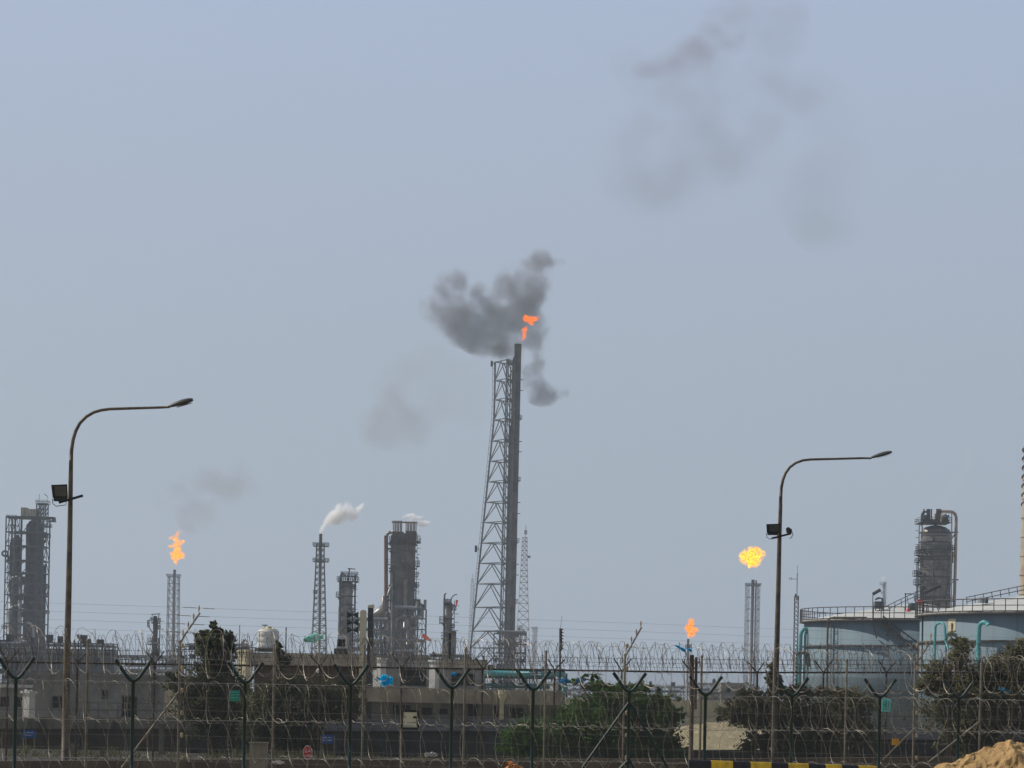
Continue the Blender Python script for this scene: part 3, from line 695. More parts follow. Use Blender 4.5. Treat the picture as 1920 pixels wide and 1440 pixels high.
m.bar(T.p(1780,1016,0), T.p(1791,1001,0), 0.16); m.bar(T.p(1780,1096,0), T.p(1790,1089,0), 0.13); box_px(m, T, 1781, 1035, 1786, 1056, -1.2, 1.2)
for i in range(10):
    y = 1034+rr.random()*55; x = 1719+rr.random()*8; box_px(m, T, x, y, x+rr.uniform(2,6), y+rr.uniform(1.5,4), -2.8, -1.5)
m.build('pipework', STEEL_D, T.o)
# distant faded column
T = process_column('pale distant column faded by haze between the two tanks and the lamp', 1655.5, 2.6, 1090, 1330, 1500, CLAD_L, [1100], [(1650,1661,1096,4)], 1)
# steam stack
T = Thing('steam_stack', 'thin lattice stack with two round platforms blowing white steam', 'lattice stack', 599, 1330, 700)
m = MB(); ylv = [1020,1031,1042,1052,1064,1075,1087,1098,1110,1122,1134,1147,1160,1173,1187,1201,1216,1240,1270,1340]
def hw_(y): return 7.2+6.8*max(0,(y-1040))/190
def cx_(y): return 601-3.0*(y-1000)/230
for sx in (-1,1):
    for dy in (-1,1):
        for i in range(len(ylv)-1):
            a,b = ylv[i],ylv[i+1]; m.bar(T.p(cx_(a)+sx*hw_(a),a,dy*hw_(a)*T.k), T.p(cx_(b)+sx*hw_(b),b,dy*hw_(b)*T.k), 0.14)
for i in range(len(ylv)-1):
    a,b = ylv[i],ylv[i+1]
    for dy in (-1,1):
        A = [T.p(cx_(a)+s*hw_(a),a,dy*hw_(a)*T.k) for s in (-1,1)]; B = [T.p(cx_(b)+s*hw_(b),b,dy*hw_(b)*T.k) for s in (-1,1)]
        m.bar(A[0],A[1],0.1); m.bar(A[0],B[1],0.09); m.bar(A[1],B[0],0.09)
    for s in (-1,1): m.bar(T.p(cx_(a)+s*hw_(a),a,-hw_(a)*T.k), T.p(cx_(a)+s*hw_(a),a,hw_(a)*T.k), 0.08)
m.build('lattice_frame', STEEL, T.o)
m = MB(); m.tube([T.p(601.5,1001), T.p(601,1020), T.p(600,1100), T.p(597,1345)], 0.3, 12, radii=[0.42,0.42,0.34,0.34]); m.build('stack_pipe', CLAD_D, T.o, True)
for y in (1024, 1053): m = MB(); platform(m, T, 587.5, 616, y, 6, 2.0, 0.07, 4); m.build('service_platform', STEEL_D, T.o)
m = MB(); platform(m, T, 588, 594, 1113, 6, 1.0, 0.07, 3); m.build('service_platform', STEEL_D, T.o)
# masts
def mast(label, cx, ytop, hw0, hw1, d, mat, spike, r, ybot=1340, step=None):
    T = Thing('lattice_mast', label, 'radio mast', cx-(ybot-ytop)*0.018, ybot, d); m = MB(); y = ytop; k = T.k
    H = lambda y: hw0+(hw1-hw0)*max(0,(y-ytop)/(ybot-ytop))**1.3
    Cx = lambda y: cx-(y-ytop)*0.019
    while y < ybot-1:
        st = step or max(5, H(y)*1.7); b = min(ybot, y+st)
        for dy in (-1,1):
            A = [T.p(Cx(y)+s*H(y),y,dy*H(y)*k) for s in (-1,1)]; B = [T.p(Cx(b)+s*H(b),b,dy*H(b)*k) for s in (-1,1)]
            m.bar(A[0],B[0],r*1.2,3); m.bar(A[1],B[1],r*1.2,3); m.bar(A[0],A[1],r*0.7,3); m.bar(A[0],B[1],r*0.7,3); m.bar(A[1],B[0],r*0.7,3)
        for s in (-1,1): m.bar(T.p(Cx(y)+s*H(y),y,-H(y)*k), T.p(Cx(y)+s*H(y),y,H(y)*k), r*.6, 3)
        y = b
    m.build('lattice_frame', mat, T.o)
    m = MB(); m.bar(T.p(cx+spike[0],ytop+8), T.p(cx+spike[0]+.5,spike[1]), r*1.3); 
    m.build('antenna', mat, T.o); return T
T = mast('red and white telecom mast just right of the flare tower', 984, 1008, 4.6, 20, 1100, MAST, (1.5, 984), 0.11)
m = MB(); c = T.p(992,1044); m.lathe(c+Vector((0,0,-.5)), [(0.2,0),(0.6,0.1),(0.6,0.9),(0.2,1.0)], 12); m.bar(c, T.p(987,1044), 0.1); m.build('dish', STEEL_D, T.o)
m = MB()
for y in (1000,996): box_px(m, T, 983, y-1.5, 988.5, y+1.5, -.6, .6)
m.build('antenna_panel', MAST, T.o)
T = mast('far faint mast with aerial arms half hidden behind the flare tower', 886, 1085, 2.2, 12, 2000, STEEL_L, (0, 1075), 0.16)
m = MB()
for y in (1080,1098,1120,1127,1143,1155,1163): m.bar(T.p(880,y), T.p(892,y), 0.14)
m.build('antenna_arm', STEEL_L, T.o)
for (x, yt, hw, lab) in ((1002.5,1175,4.8,'pale blue distant chimney right of the telecom mast'),(975,1172,4.2,'pale distant chimney hidden behind the telecom mast foot')):
    T = Thing('distant_chimney', lab, 'chimney', x-2, 1330, 2800)
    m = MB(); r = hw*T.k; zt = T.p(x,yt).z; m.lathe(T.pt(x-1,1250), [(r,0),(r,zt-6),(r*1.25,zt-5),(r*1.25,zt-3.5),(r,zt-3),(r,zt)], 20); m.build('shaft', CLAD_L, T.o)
    m = MB(); platform(m, T, x-6.5, x+6.5, yt+4, 2.5, 3, 0.2, 3); m.build('service_platform', STEEL, T.o)
# right mast with cross arm
T = Thing('antenna_mast', 'slender aerial mast with a cross bar left of the tanks', 'radio mast', 1492, 1330, 260)
m = MB()
for s in (-3.6, 3.6):
    for dy in (-0.2,0.2): m.bar(T.p(1493.5+s,1118,dy), T.p(1489.5+s,1345,dy), 0.04)
y = 1118
while y < 1340:
    cx = 1493.5-4*(y-1118)/227
    for dy in (-0.2,0.2): m.bar(T.p(cx-3.6,y,dy), T.p(cx+3.6,y+8,dy), 0.02, 3); m.bar(T.p(cx+3.6,y,dy), T.p(cx-3.6,y+8,dy), 0.02, 3)
    y += 8
m.build('lattice_frame', STEEL, T.o)
m = MB(); m.bar(T.p(1494,1128), T.p(1495,1074), 0.045); m.bar(T.p(1495,1074), T.p(1495.4,1060), 0.02); m.bar(T.p(1479.5,1085), T.p(1495,1086), 0.03)
for q in (1480,1484): m.bar(T.p(q,1082), T.p(q,1088), 0.02)
box_px(m, T, 1490.5, 1114, 1493, 1120, -.1, .1); box_px(m, T, 1495.5, 1117, 1498, 1123, -.1, .1); m.build('antenna', STEEL_D, T.o)
# right edge stack
T = Thing('chimney', 'cream ringed chimney cut off by the right edge', 'chimney', 1935, 1330, 400)
prof = [(2.15,0)]; zt = T.p(1934,828).z; k = T.k; z = 3
nb = 14
for i in range(1, nb+1):
    z = zt*i/(nb+1); rr_ = 2.15-0.55*z/zt
    prof += [(rr_, z-.1), (rr_+.12, z-.08), (rr_+.12, z+.08), (rr_, z+.1)]
prof += [(1.55, zt-1), (1.7, zt-.8), (1.7, zt-.5), (1.5, zt)]
m = MB(); m.lathe(T.pt(1935,1100), prof, 32); m.build('shaft', material('cream_chimney', (0.36,0.31,0.24), 0.7, 0, 0.1, 0.6, (0.26,0.22,0.17)), T.o)
m = MB()
for j in range(3):
    vs = []; n = 60
    for i in range(n+1):
        a = j*2*PI/3 + i/n*2.2*2*PI; z = zt-10*1.0+ (i/n)*9; r0 = 1.6; vs += [(T.pt(1935,1100).x+r0*math.cos(a), r0*math.sin(a), z), (T.pt(1935,1100).x+(r0+.3)*math.cos(a), (r0+.3)*math.sin(a), z)]
    m.add(vs, [(2*i,2*i+1,2*i+3,2*i+2) for i in range(n)])
m.build('helical_strake', RUSTY, T.o)

# ================================================================ storage tanks
def tank(label, cx, rpx, yrim, d, rise, ring_y, railh, nposts, yw=1260):
    T = Thing('storage_tank', label, 'storage tank', cx, 1330, d); k = T.k; r = rpx*k; cx0 = T.pt(cx, yrim).x
    c = Vector((cx0, 0, 0)); zt = T.p(cx - rpx*0.99, yrim).z; zr = T.p(cx-rpx*0.99, ring_y).z
    m = MB(); m.lathe(c, [(r,0),(r,zt)], 128); sh_ = m.build('shell', TANK, T.o, True)
    for p_ in sh_.data.polygons: p_.use_smooth = len(p_.vertices) == 4
    m = MB(); n = 96; N_ = 10; prof = [(r+0.05, zt+0.02), (r+0.12, zt+0.06), (r+0.12, zt+0.18)]
    for i in range(N_): prof.append((r*(1-i/N_), zt+0.2+rise*(1-(1-i/N_))**0.9))
    prof.append((0.05, zt+0.2+rise)); m.lathe(c, prof, 96); m.build('roof', TANK_ROOF, T.o)
    m = MB(); m.lathe(c+Vector((0,0,zr)), [(r+.02,-.1),(r+.28,-.1),(r+.28,.05),(r+.02,.05)], 96)
    m.lathe(c+Vector((0,0,zt)), [(r+.02,-.14),(r+.6,-.10),(r+.6,.0),(r+.02,.0)], 96); m.build('stiffening_ring', RAIL, T.o)
    m = MB(); hh = railh*k; rad = r+0.5
    for i in range(nposts):
        a = 2*PI*i/nposts; x, y = c.x+rad*math.cos(a), rad*math.sin(a); m.bar((x,y,zt+.1), (x,y,zt+.1+hh), 0.055)
    m.ring((c.x,0,zt+.1+hh), rad, 0.055, 96, 4); m.ring((c.x,0,zt+.1+hh*.5), rad, 0.04, 96, 4); m.ring((c.x,0,zt+.18), rad, 0.06, 96, 4)
    m.build('railing', RAIL, T.o)
    T.c, T.r, T.zt = c, r, zt
    return T
def on_shell(T, px, py, off=0.25):
    """point on the front of the tank shell seen at this pixel"""
    x = T.p(px, py).x - T.c.x; r = T.r+off; x = max(-r, min(r, x)); y = -math.sqrt(max(0, r*r-x*x))
    f = 1 + y/T.d; z = (T.p(px, py).z-EYE)*f + EYE
    return Vector((T.c.x + x*(1 if abs(x) >= r else 1), y, z))
T = tank('pale blue storage tank with stair and roof floodlight, partly behind the other tank', 1722, 213, 1166, 326, 2.4, 1212, 22, 72)
TL = T; k = T.k
m = MB()
A = on_shell(T,1612,1168,.4); 
for off in (0.2, 1.1):
    m.tube([on_shell(T, x, y, off) for x, y in ((1628,1169),(1645,1184),(1663,1199),(1682,1214),(1700,1230),(1720,1248),(1745,1270))], 0.13, 4)
    m.tube([on_shell(T, x, y-14, off) for x, y in ((1628,1169),(1645,1184),(1663,1199),(1682,1214),(1700,1230),(1720,1248),(1745,1270))], 0.05, 4)
for i in range(44):
    f = i/44; x = 1628+117*f; y = 1169+101*f; a = on_shell(T,x,y,.2); b = on_shell(T,x,y,1.1); m.box((min(a.x,b.x)-.12, min(a.y,b.y), a.z-.02), (max(a.x,b.x)+.12, max(a.y,b.y), a.z+.03))
    if i % 3 == 0: q = on_shell(T,x,y,1.1); m.bar(q, q+Vector((0,0,0.95)), 0.035)
m.build('stair', RAIL, T.o)
m = MB(); p0 = on_shell(T,1607,1168,0.1); p1 = on_shell(T,1637,1168,0.1)
m.box((p0.x, min(p0.y,p1.y)-1.3, T.zt-.1), (p1.x, p0.y+.5, T.zt+.02))
for x in (p0.x, (p0.x+p1.x)/2, p1.x): m.bar((x, min(p0.y,p1.y)-1.3, T.zt), (x, min(p0.y,p1.y)-1.3, T.zt+1.5), .06)
for z in (.75,1.5): m.bar((p0.x, min(p0.y,p1.y)-1.3, T.zt+z), (p1.x, min(p0.y,p1.y)-1.3, T.zt+z), .05)
m.bar((p0.x,min(p0.y,p1.y)-1.2,T.zt-.1), on_shell(T,1618,1196,.1), .08); m.bar((p1.x,min(p0.y,p1.y)-1.2,T.zt-.1), on_shell(T,1635,1190,.1), .08)
m.build('stair_platform', RAIL, T.o)
m = MB(); q = T.p(1620,1145,-8); m.bar(T.p(1619.5,1163,-8), T.p(1620,1119,-8), 0.06); m.tube([T.p(1620,1119,-8), T.p(1634,1111,-8)], 0.2, 8); m.build('floodlight', STEEL_D, T.o)
m = MB(); box_px(m, T, 1628, 1131, 1641, 1144, -6, -4.5); m.tube([T.p(1628,1128,-6.2), T.p(1634,1125,-6.2), T.p(1641,1126,-6.2), T.p(1643,1150,-6.2)], 0.13, 8); m.bar(T.p(1631,1144,-5), T.p(1631,1160,-5), .08); m.bar(T.p(1639,1144,-5), T.p(1639,1160,-5), .08); m.build('roof_equipment', STEEL, T.o)
m = MB(); m.lathe(T.p(1693,1156,-7), [(.45,0),(.45,1.2),(.3,1.4)], 12); 
for x in (1682,1700): m.bar(T.p(x,1156,-7), T.p(x,1117,-7), .08)
m.bar(T.p(1680,1118,-7), T.p(1696,1118,-7), .08); m.build('roof_valve', material('dark_green_paint', (0.04,0.07,0.06), .6), T.o)
m = MB(); m.lathe(T.p(1684,1161,-8), [(.15,0),(.35,.1),(.35,.7),(.15,1.0)], 12); box_px(m, T, 1713, 1126, 1722, 1136, -3.3, -2.6); m.build('red_hydrant', RED, T.o)
m = MB()
for (a, b) in (((1645,1150),(1690,1128)), ((1690,1128),(1728,1112))):
    for h in (0, 7): m.bar(T.p(a[0],a[1]-h,-4), T.p(b[0],b[1]-h,-4), .06)
for i in range(8): f = i/7; x = 1645+83*f; y = 1150-38*f; m.bar(T.p(x,y-7,-4), T.p(x+1,y+6,-4), .05)
m.build('roof_stair_rail', RAIL, T.o)
m = MB()
m.tube([on_shell(T,1536,1335,.5), on_shell(T,1537,1200,.5), on_shell(T,1538,1164,.5), on_shell(T,1541,1159,.5), on_shell(T,1549,1157,.5)], .12, 8)
m.tube([on_shell(T,1542,1335,.5), on_shell(T,1543,1166,.5)], .05, 6)
for i in range(18): y = 1170+i*9; m.bar(on_shell(T,1537,y,.5), on_shell(T,1543,y-4 if i%2 else y+4,.5), .03)
m.tube([on_shell(T,x,1157,.6) for x in (1549,1565,1580,1600)], .09, 6); m.build('water_pipe', RAIL, T.o, False)
for (x0, w_, top, r_) in ((1498,15,1181,.24),(1506.5,8,1182,.16)):
    m = MB(); xr = x0+w_
    m.tube([T.p(x0-3,1345,-2), T.p(x0-2,1260,-2), T.p(x0,1192,-2), T.p(x0+1.5,top+5,-2), T.p(x0+5,top,-2), T.p(x0+10,top-1,-2), T.p(xr+2,top,-2)], r_, 10)
    m.build('inlet_pipe', TEAL, T.o, True)
m = MB(); box_px(m, T, 1488, 1223, 1518, 1227, -3, -0.5); m.bar(T.p(1516,1226,-2), T.p(1520,1245,-2), .1); m.bar(T.p(1490,1226,-2), T.p(1488,1345,-2), .08); m.build('pipe_bracket', RAIL, T.o)

T = tank('near storage tank at the right edge with teal gooseneck pipes', 1992, 264, 1154, 290, 2.9, 1204, 23, 76)
for (pts, r_, dy) in (([(1733,1330),(1735,1215),(1736,1175),(1738,1170),(1743,1167),(1747,1169),(1749,1175),(1750,1200),(1754,1217)], .13, .9),
                     ([(1797,1330),(1799,1200),(1800,1175),(1802,1169),(1807,1165.5),(1812,1168),(1814,1171)], .24, 1.0)):
    m = MB(); m.tube([on_shell(T, x, y, dy) for x, y in pts], r_, 10); m.build('gooseneck_pipe', TEAL, T.o, True)
m = MB(); a = on_shell(T,1758,1160,.03); b = on_shell(T,1768,1183,.03)
m.add([a, (b.x,b.y,a.z), b, (a.x,a.y,b.z)], [(0,3,2,1)]); m.build('cream_patch', CREAM, T.o)
m = MB(); m.bar(on_shell(T,1762.5,1168,.1), on_shell(T,1762,1190,.1), .09, 5, 0.03); m.build('rust_streak', RUSTY, T.o)
m = MB()
for h in (0, 8): m.bar(T.p(1800,1131-h,-4), T.p(1925,1105-h,-4), .06)
for i in range(9): f = i/8; x = 1800+125*f; y = 1131-26*f; m.bar(T.p(x,y-9,-4), T.p(x+1.5,y+5,-4), .05)
m.build('roof_stair_rail', RAIL, T.o)
m = MB(); m.lathe(T.p(1824,1134,-6), [(.55,0),(.55,.5),(.3,.6)], 14); m.build('roof_hatch', STEEL_L, T.o)
m = MB(); box_px(m, T, 1829, 1124, 1833, 1135, -6.5, -5.7); m.build('roof_valve', STEEL_D, T.o)
m = MB(); m.bar(T.p(1726,1340,-1), T.p(1728,1128,-1), .16); m.tube([T.p(1730,1112,-1), T.p(1760,1099,-1)], .22, 8); m.bar(T.p(1728,1128,-1), T.p(1729,1110,-1), .06)
for y in (1120,1137,1147): m.bar(T.p(1727,y,-1), T.p(1753,y,-1), .05)
m.build('floodlight_post', STEEL_D, T.o)

# ================================================================ plant buildings and racks behind the fences
def rack(label, x0, x1, y0, y1, d, levels, nb, seed, mat=STEEL, pipes=8, dep=4, name='pipe_rack', r=0.07, pm=None):
    T = Thing(name, label, 'pipe rack', (x0+x1)/2, 1330, d); rq = random.Random(seed)
    X0 = T.p(x0, (y0+y1)/2).x; X1 = T.p(x1, (y0+y1)/2).x; ym = (x0+x1)/2
    Z = [0] + sorted(T.p(ym, y).z for y in levels)
    m = MB(); frame3d(m, [X0+(X1-X0)*i/nb for i in range(nb+1)], [-dep/2, dep/2], Z, r, True, rnd=rq); m.build('steel_frame', mat, T.o)
    m = MB()
    for i in range(pipes):
        z = rq.choice(Z[1:])+rq.uniform(.1,.4); yy = rq.uniform(-dep/2, dep/2); a = X0+(X1-X0)*rq.uniform(0,.3); b = X1-(X1-X0)*rq.uniform(0,.3)
        zz = z + rq.uniform(-1,1)*0.5*(Z[2]-Z[1] if len(Z) > 2 else 1)
        m.tube([(a,yy,z),(b-.5,yy,z),(b,yy,z),(b,yy,zz)], rq.uniform(.08,.22)*r/0.07, 8)
    m.build('pipe_run', pm or CLAD_L, T.o, True)
    m = MB()
    for i in range(int((X1-X0)/(9*r))):
        x = rq.uniform(X0,X1); z = rq.choice(Z[1:]); s = rq.uniform(4,14)*r
        if rq.random() < .5: m.box((x, -1, z), (x+s, .5, z+s*rq.uniform(.5,1.6)))
        else: m.lathe((x, rq.uniform(-1,1), z), [(s*.4,0),(s*.4,s*1.2),(s*.2,s*1.5)], 10)
    m.build('equipment', STEEL_D, T.o); return T
rack('dark pipe rack under the left process tower', -20, 62, 1200, 1330, 420, [1208,1222,1240,1262,1285], 8, 1, pipes=14, r=.12)
T = rack('long railed air cooler bank left of the first street lamp base', 44, 216, 1205, 1330, 400, [1206,1212,1270,1300], 17, 2, pipes=10, r=.07)
m = MB(); box_px(m, T, 46, 1217, 217, 1268, -1.6, 1.6); 
m.build('cooler_panel', material('cooler_blue_grey', (0.17,0.20,0.21), .7, .1, .1, 1), T.o)
m = MB()
for i in range(22): x = 47+7.8*i; box_px(m, T, x, 1217, x+1.2, 1268, -1.9, -1.62)
for y in (1220,1240,1256): box_px(m, T, 46, y, 217, y+1.5, -2.0, -1.92)
m.build('panel_rib', STEEL_L, T.o)
rack('low pale pipe rack between the left flare and the tree', 218, 345, 1228, 1330, 380, [1230,1238,1250,1262,1280], 10, 4, STEEL_L, pipes=16, r=.07)
rack('railed walkway structure behind the tall dark tree', 330, 480, 1215, 1330, 360, [1213,1219,1235,1255], 14, 5, STEEL, pipes=8, r=.05)
rack('tangled pipe structure between the grey and sooty columns', 655, 728, 1160, 1330, 520, [1163,1182,1203,1220,1245,1275], 5, 6, pipes=20, r=.10)
rack('crowded pipe structure at the foot of the sooty column', 735, 797, 1160, 1330, 560, [1142,1160,1180,1203,1222,1245,1280], 4, 8, pipes=24, r=.11)
rack('equipment cluster at the foot of the flare tower', 925, 985, 1190, 1330, 520, [1188,1208,1225,1240,1258], 6, 9, pipes=24, r=.10)
rack('low pipe rack at the foot of the windsock column', 800, 880, 1228, 1330, 420, [1232,1245,1262], 7, 10, pipes=10, r=.07)
rack('teal pipe rack behind the low building right of the flare tower', 895, 1062, 1258, 1330, 330, [1262,1272,1290], 12, 11, STEEL_D, pipes=16, r=.06, pm=TEAL)
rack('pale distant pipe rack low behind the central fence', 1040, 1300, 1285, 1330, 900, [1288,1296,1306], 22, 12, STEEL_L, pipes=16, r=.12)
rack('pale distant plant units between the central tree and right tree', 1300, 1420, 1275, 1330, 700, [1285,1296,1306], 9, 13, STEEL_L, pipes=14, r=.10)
# teal flanges row
T = Thing('pipe_header', 'row of teal pipes running right of the flare tower foot', 'pipe', 945, 1330, 320)
m = MB(); m.tube([T.p(880,1264), T.p(925,1262), T.p(992,1264)], .34, 10); m.tube([T.p(1014,1263), T.p(1056,1264), T.p(1058,1275), T.p(1058,1300)], .28, 10)
for i in range(16): m.lathe(T.p(884+i*7,1267), [(.1,0),(.42,.1),(.42,.35),(.1,.4)], 8)
m.build('pipe_run', TEAL, T.o, True)
m = MB()
for x in (890, 940, 988, 1020, 1058): m.bar(T.p(x,1264), T.pt(x,1300), .12)
m.build('pipe_support', STEEL_D, T.o)
# windsock at the sooty column foot
T = Thing('windsock_pole', 'faded orange windsock on a pole by the sooty column foot', 'windsock', 791, 1330, 500)
m = MB(); m.bar(T.pt(789,1250), T.p(791.5,1168), .09); m.tube([T.p(791.5,1172), T.p(788,1168), T.p(784,1170), T.p(782,1176)], .07, 6); m.build('pole', STEEL, T.o)
m = MB(); m.tube([T.p(792,1191), T.p(799,1195), T.p(807,1201)], .4, 10, radii=[.42,.36,.24]); m.build('sock', ORANGE, T.o, True)
# duct on sooty column
T = Thing('flue_duct', 'grey flue duct sloping from the sooty column toward the concrete post', 'duct', 707, 1330, 590)
m = MB(); m.tube([T.p(690,1156), T.p(703,1154), T.p(712,1150), T.p(722,1145)], .9, 12, radii=[.7,1.0,1.3,1.6]); m.lathe(T.p(718.5,1160,-1), [(.3,0),(.3,5.0)], 10); m.build('duct_body', CLAD, T.o, True)
m = MB(); frame3d(m, [T.p(x,1200).x for x in (698,706,714,721)], [-1.5,1.5], [0, T.p(700,1205).z, T.p(700,1182).z, T.p(700,1161).z], .13); m.build('support_frame', STEEL, T.o)

def building(name, label, cat, x0, x1, ytop, d, dep, wall, fasc=0, fmat=None, over=0.25, windows=(), doors=(), fy=None, cols=(), roofmat=None):
    T = Thing(name, label, cat, (x0+x1)/2, 1330, d); xm = (x0+x1)/2
    a = T.p(x0, ytop+10).x; b = T.p(x1, ytop+10).x; z = T.p(xm, ytop).z
    zf = T.p(xm, ytop+fasc).z if fasc else z
    m = MB()
    # front wall with real openings
    ops = sorted([(T.p(w_[0], 1300).x, T.p(w_[2], 1300).x, T.p(xm, w_[3]).z, T.p(xm, w_[1]).z) for w_ in list(windows)+list(doors)])
    cur = a
    for (ox0, ox1, oz0, oz1) in ops:
        oz0 = max(0, oz0)
        if ox0 > cur: m.box((cur, 0, 0), (ox0, .25, zf))
        if oz0 > 0.01: m.box((ox0, 0.001, 0), (ox1, .25, oz0))
        if oz1 < zf-.01: m.box((ox0, 0.001, oz1), (ox1, .25, zf))
        cur = ox1
    if cur < b: m.box((cur, 0, 0), (b, .25, zf))
    m.box((a, .251, 0), (a+.25, dep, zf)); m.box((b-.25, .251, 0), (b, dep, zf)); m.box((a+.251, dep-.25, 0), (b-.251, dep, zf))
    m.build('wall', wall, T.o)
    m = MB()
    if fasc: m.box((a-over, -over, zf+.002), (b+over, dep+over, z))
    else: m.box((a-.1, -.1, z+.002), (b+.1, dep+.1, z+.15))
    m.build('roof', fmat or roofmat or wall, T.o)
    for (ox0, ox1, oz0, oz1), isdoor in zip([(T.p(w_[0], 1300).x, T.p(w_[2], 1300).x, max(0, T.p(xm, w_[3]).z), T.p(xm, w_[1]).z) for w_ in list(windows)+list(doors)], [0]*len(windows)+[1]*len(doors)):
        m = MB(); m.box((ox0+.03, .13, oz0+.03), (ox1-.03, .17, oz1-.03)); o = m.build('door' if isdoor else 'window', GLASS, T.o)
        m = MB()
        for (p, q) in (((ox0, oz0), (ox0+.05, oz1)), ((ox1-.05, oz0), (ox1, oz1)), ((ox0+.05, oz1-.05), (ox1-.05, oz1)), ((ox0+.05, oz0), (ox1-.05, oz0+.05))):
            m.box((p[0], .05, p[1]), (q[0], .12, q[1]))
        m.build('frame', STEEL, o)
    return T
building('plant_building', 'grey plant building with a dark doorway left of the cranked fence post', 'building', 62, 335, 1268, 150, 9, BUILD, windows=((97,1306,121,1330),(190,1293,203,1311)), doors=((228,1303,258,1345),), cols=())
T = Thing('handrail', 'thin steel handrail in front of the grey plant building', 'railing', 200, 1345, 140)
m = MB()
for i in range(14): m.bar(T.pt(95+18*i,1345), T.p(95+18*i,1318), .035)
for y in (1318,1330): m.bar(T.p(95,y-2), T.p(329,y+2), .03)
m.build('rails', STEEL, T.o)
building('equipment_shed', 'low white roofed shed at the left edge behind the first green post', 'shed', -40, 56, 1283, 165, 5, BUILD, 6, WHITE, windows=((-10,1306,18,1326),(26,1306,50,1326)))
T = Thing('white_tarpaulin', 'crumpled white sheeting beside the low shed roof', 'tarpaulin', 48, 1330, 155)
m = MB(); rq = random.Random(5); n = 9; vs = []
for i in range(n):
    for j in range(n):
        q = T.p(36+26*i/8, 1300-8*j/8); vs.append((q.x, j*.25+rq.uniform(-.1,.1), q.z+rq.uniform(-.08,.08)-(i/8)*.2))
m.add(vs, [(i*n+j, i*n+j+1, (i+1)*n+j+1, (i+1)*n+j) for i in range(n-1) for j in range(n-1)]); m.build('sheet', WHITE, T.o)
building('gate_canopy', 'guardhouse with a wide beige roof fascia carrying the white water tank', 'guardhouse', 478, 684, 1226, 125, 6, BROWN, 25, FASCIA, windows=((520,1290,556,1318),(600,1290,640,1318)))
building('plant_building', 'grey block with a dark opening below the sooty column', 'building', 696, 800, 1232, 190, 9, BUILD, windows=((754,1254,799,1286),))
building('plant_building', 'small block house with a lit left edge and narrow window, chimney box on its roof', 'building', 812, 906, 1236, 170, 8, BUILD, 16, FASCIA, .2, windows=((812.5+5,1258,820,1284),(845,1262,890,1286)))
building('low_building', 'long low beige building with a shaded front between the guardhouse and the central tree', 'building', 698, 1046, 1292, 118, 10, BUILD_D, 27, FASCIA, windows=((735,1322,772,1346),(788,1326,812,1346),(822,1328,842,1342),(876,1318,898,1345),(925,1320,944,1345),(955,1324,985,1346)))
T = Thing('canopy_column', 'rust stained white drainpipe on the long low building', 'drainpipe', 945, 1330, 117)
m = MB(); m.box(T.pt(940,1320)+Vector((-.08,0,0)), T.p(944,1312)+Vector((.02,.12,0))); m.lathe(T.p(942.5,1312), [(.12,0),(.22,.25),(.2,.45)], 8); m.build('pipe', CREAM, T.o)
def cuboid(label, x0, x1, y0, y1, d, mat=WHITE, rot=-38, door=True):  # added boxes, turned so one face catches the sun as a bright wall patch
    T = Thing('cuboid', label, 'cuboid', (x0+x1)/2, 1330, d); w_ = (x1-x0)*T.k; z1 = T.p((x0+x1)/2, y0).z; a = math.radians(rot)
    T.o.rotation_euler = (0,0,a); L = w_/(abs(math.cos(a))+abs(math.sin(a))*.8)
    m = MB(); m.box((-L/2,-L*.4,0),(L/2,L*.4,z1)); m.build('wall', mat, T.o)
    m = MB(); m.box((-L/2-.08,-L*.4-.08,z1+.002),(L/2+.08,L*.4+.08,z1+.12)); m.build('roof', mat, T.o)
    m = MB(); m.box((-L/2-.03,-L*.12,z1*.25),(-L/2-.002,L*.12,z1*.72)); m.build('door', STEEL_D, T.o)
    m = MB()
    for q in range(3): m.tube([(-L/2-.1,-L*.3+q*L*.14,.2),(-L/2-.1,-L*.3+q*L*.14,z1*.8),(-L/2+.05,-L*.3+q*L*.14,z1*.86)], .035, 6)
    m.build('pipe', STEEL, T.o)
cuboid('added sun-catching white cabin left of the dark opening below the sooty column', 698, 722, 1237, 1290, 160)
cuboid('narrow added sun-catching white cabin between the grey block and the small block house', 803, 822, 1241, 1286, 165)
cuboid('small added sun-catching white cabin half hidden behind the left street lamp', 42, 66, 1300, 1345, 140)
cuboid('added sun-catching peach coloured cabin behind the tall dark tree', 444, 470, 1222, 1330, 150, CREAM)
cuboid('small added sun-catching cabin low behind the left cranked fence post', 308, 334, 1284, 1330, 150, CREAM)
cuboid('added sun-catching white cabin left of the central green tree', 1030, 1046, 1282, 1330, 180)
cuboid('small added sun-catching white cabin behind the first olive tree', 1498, 1515, 1300, 1330, 220)
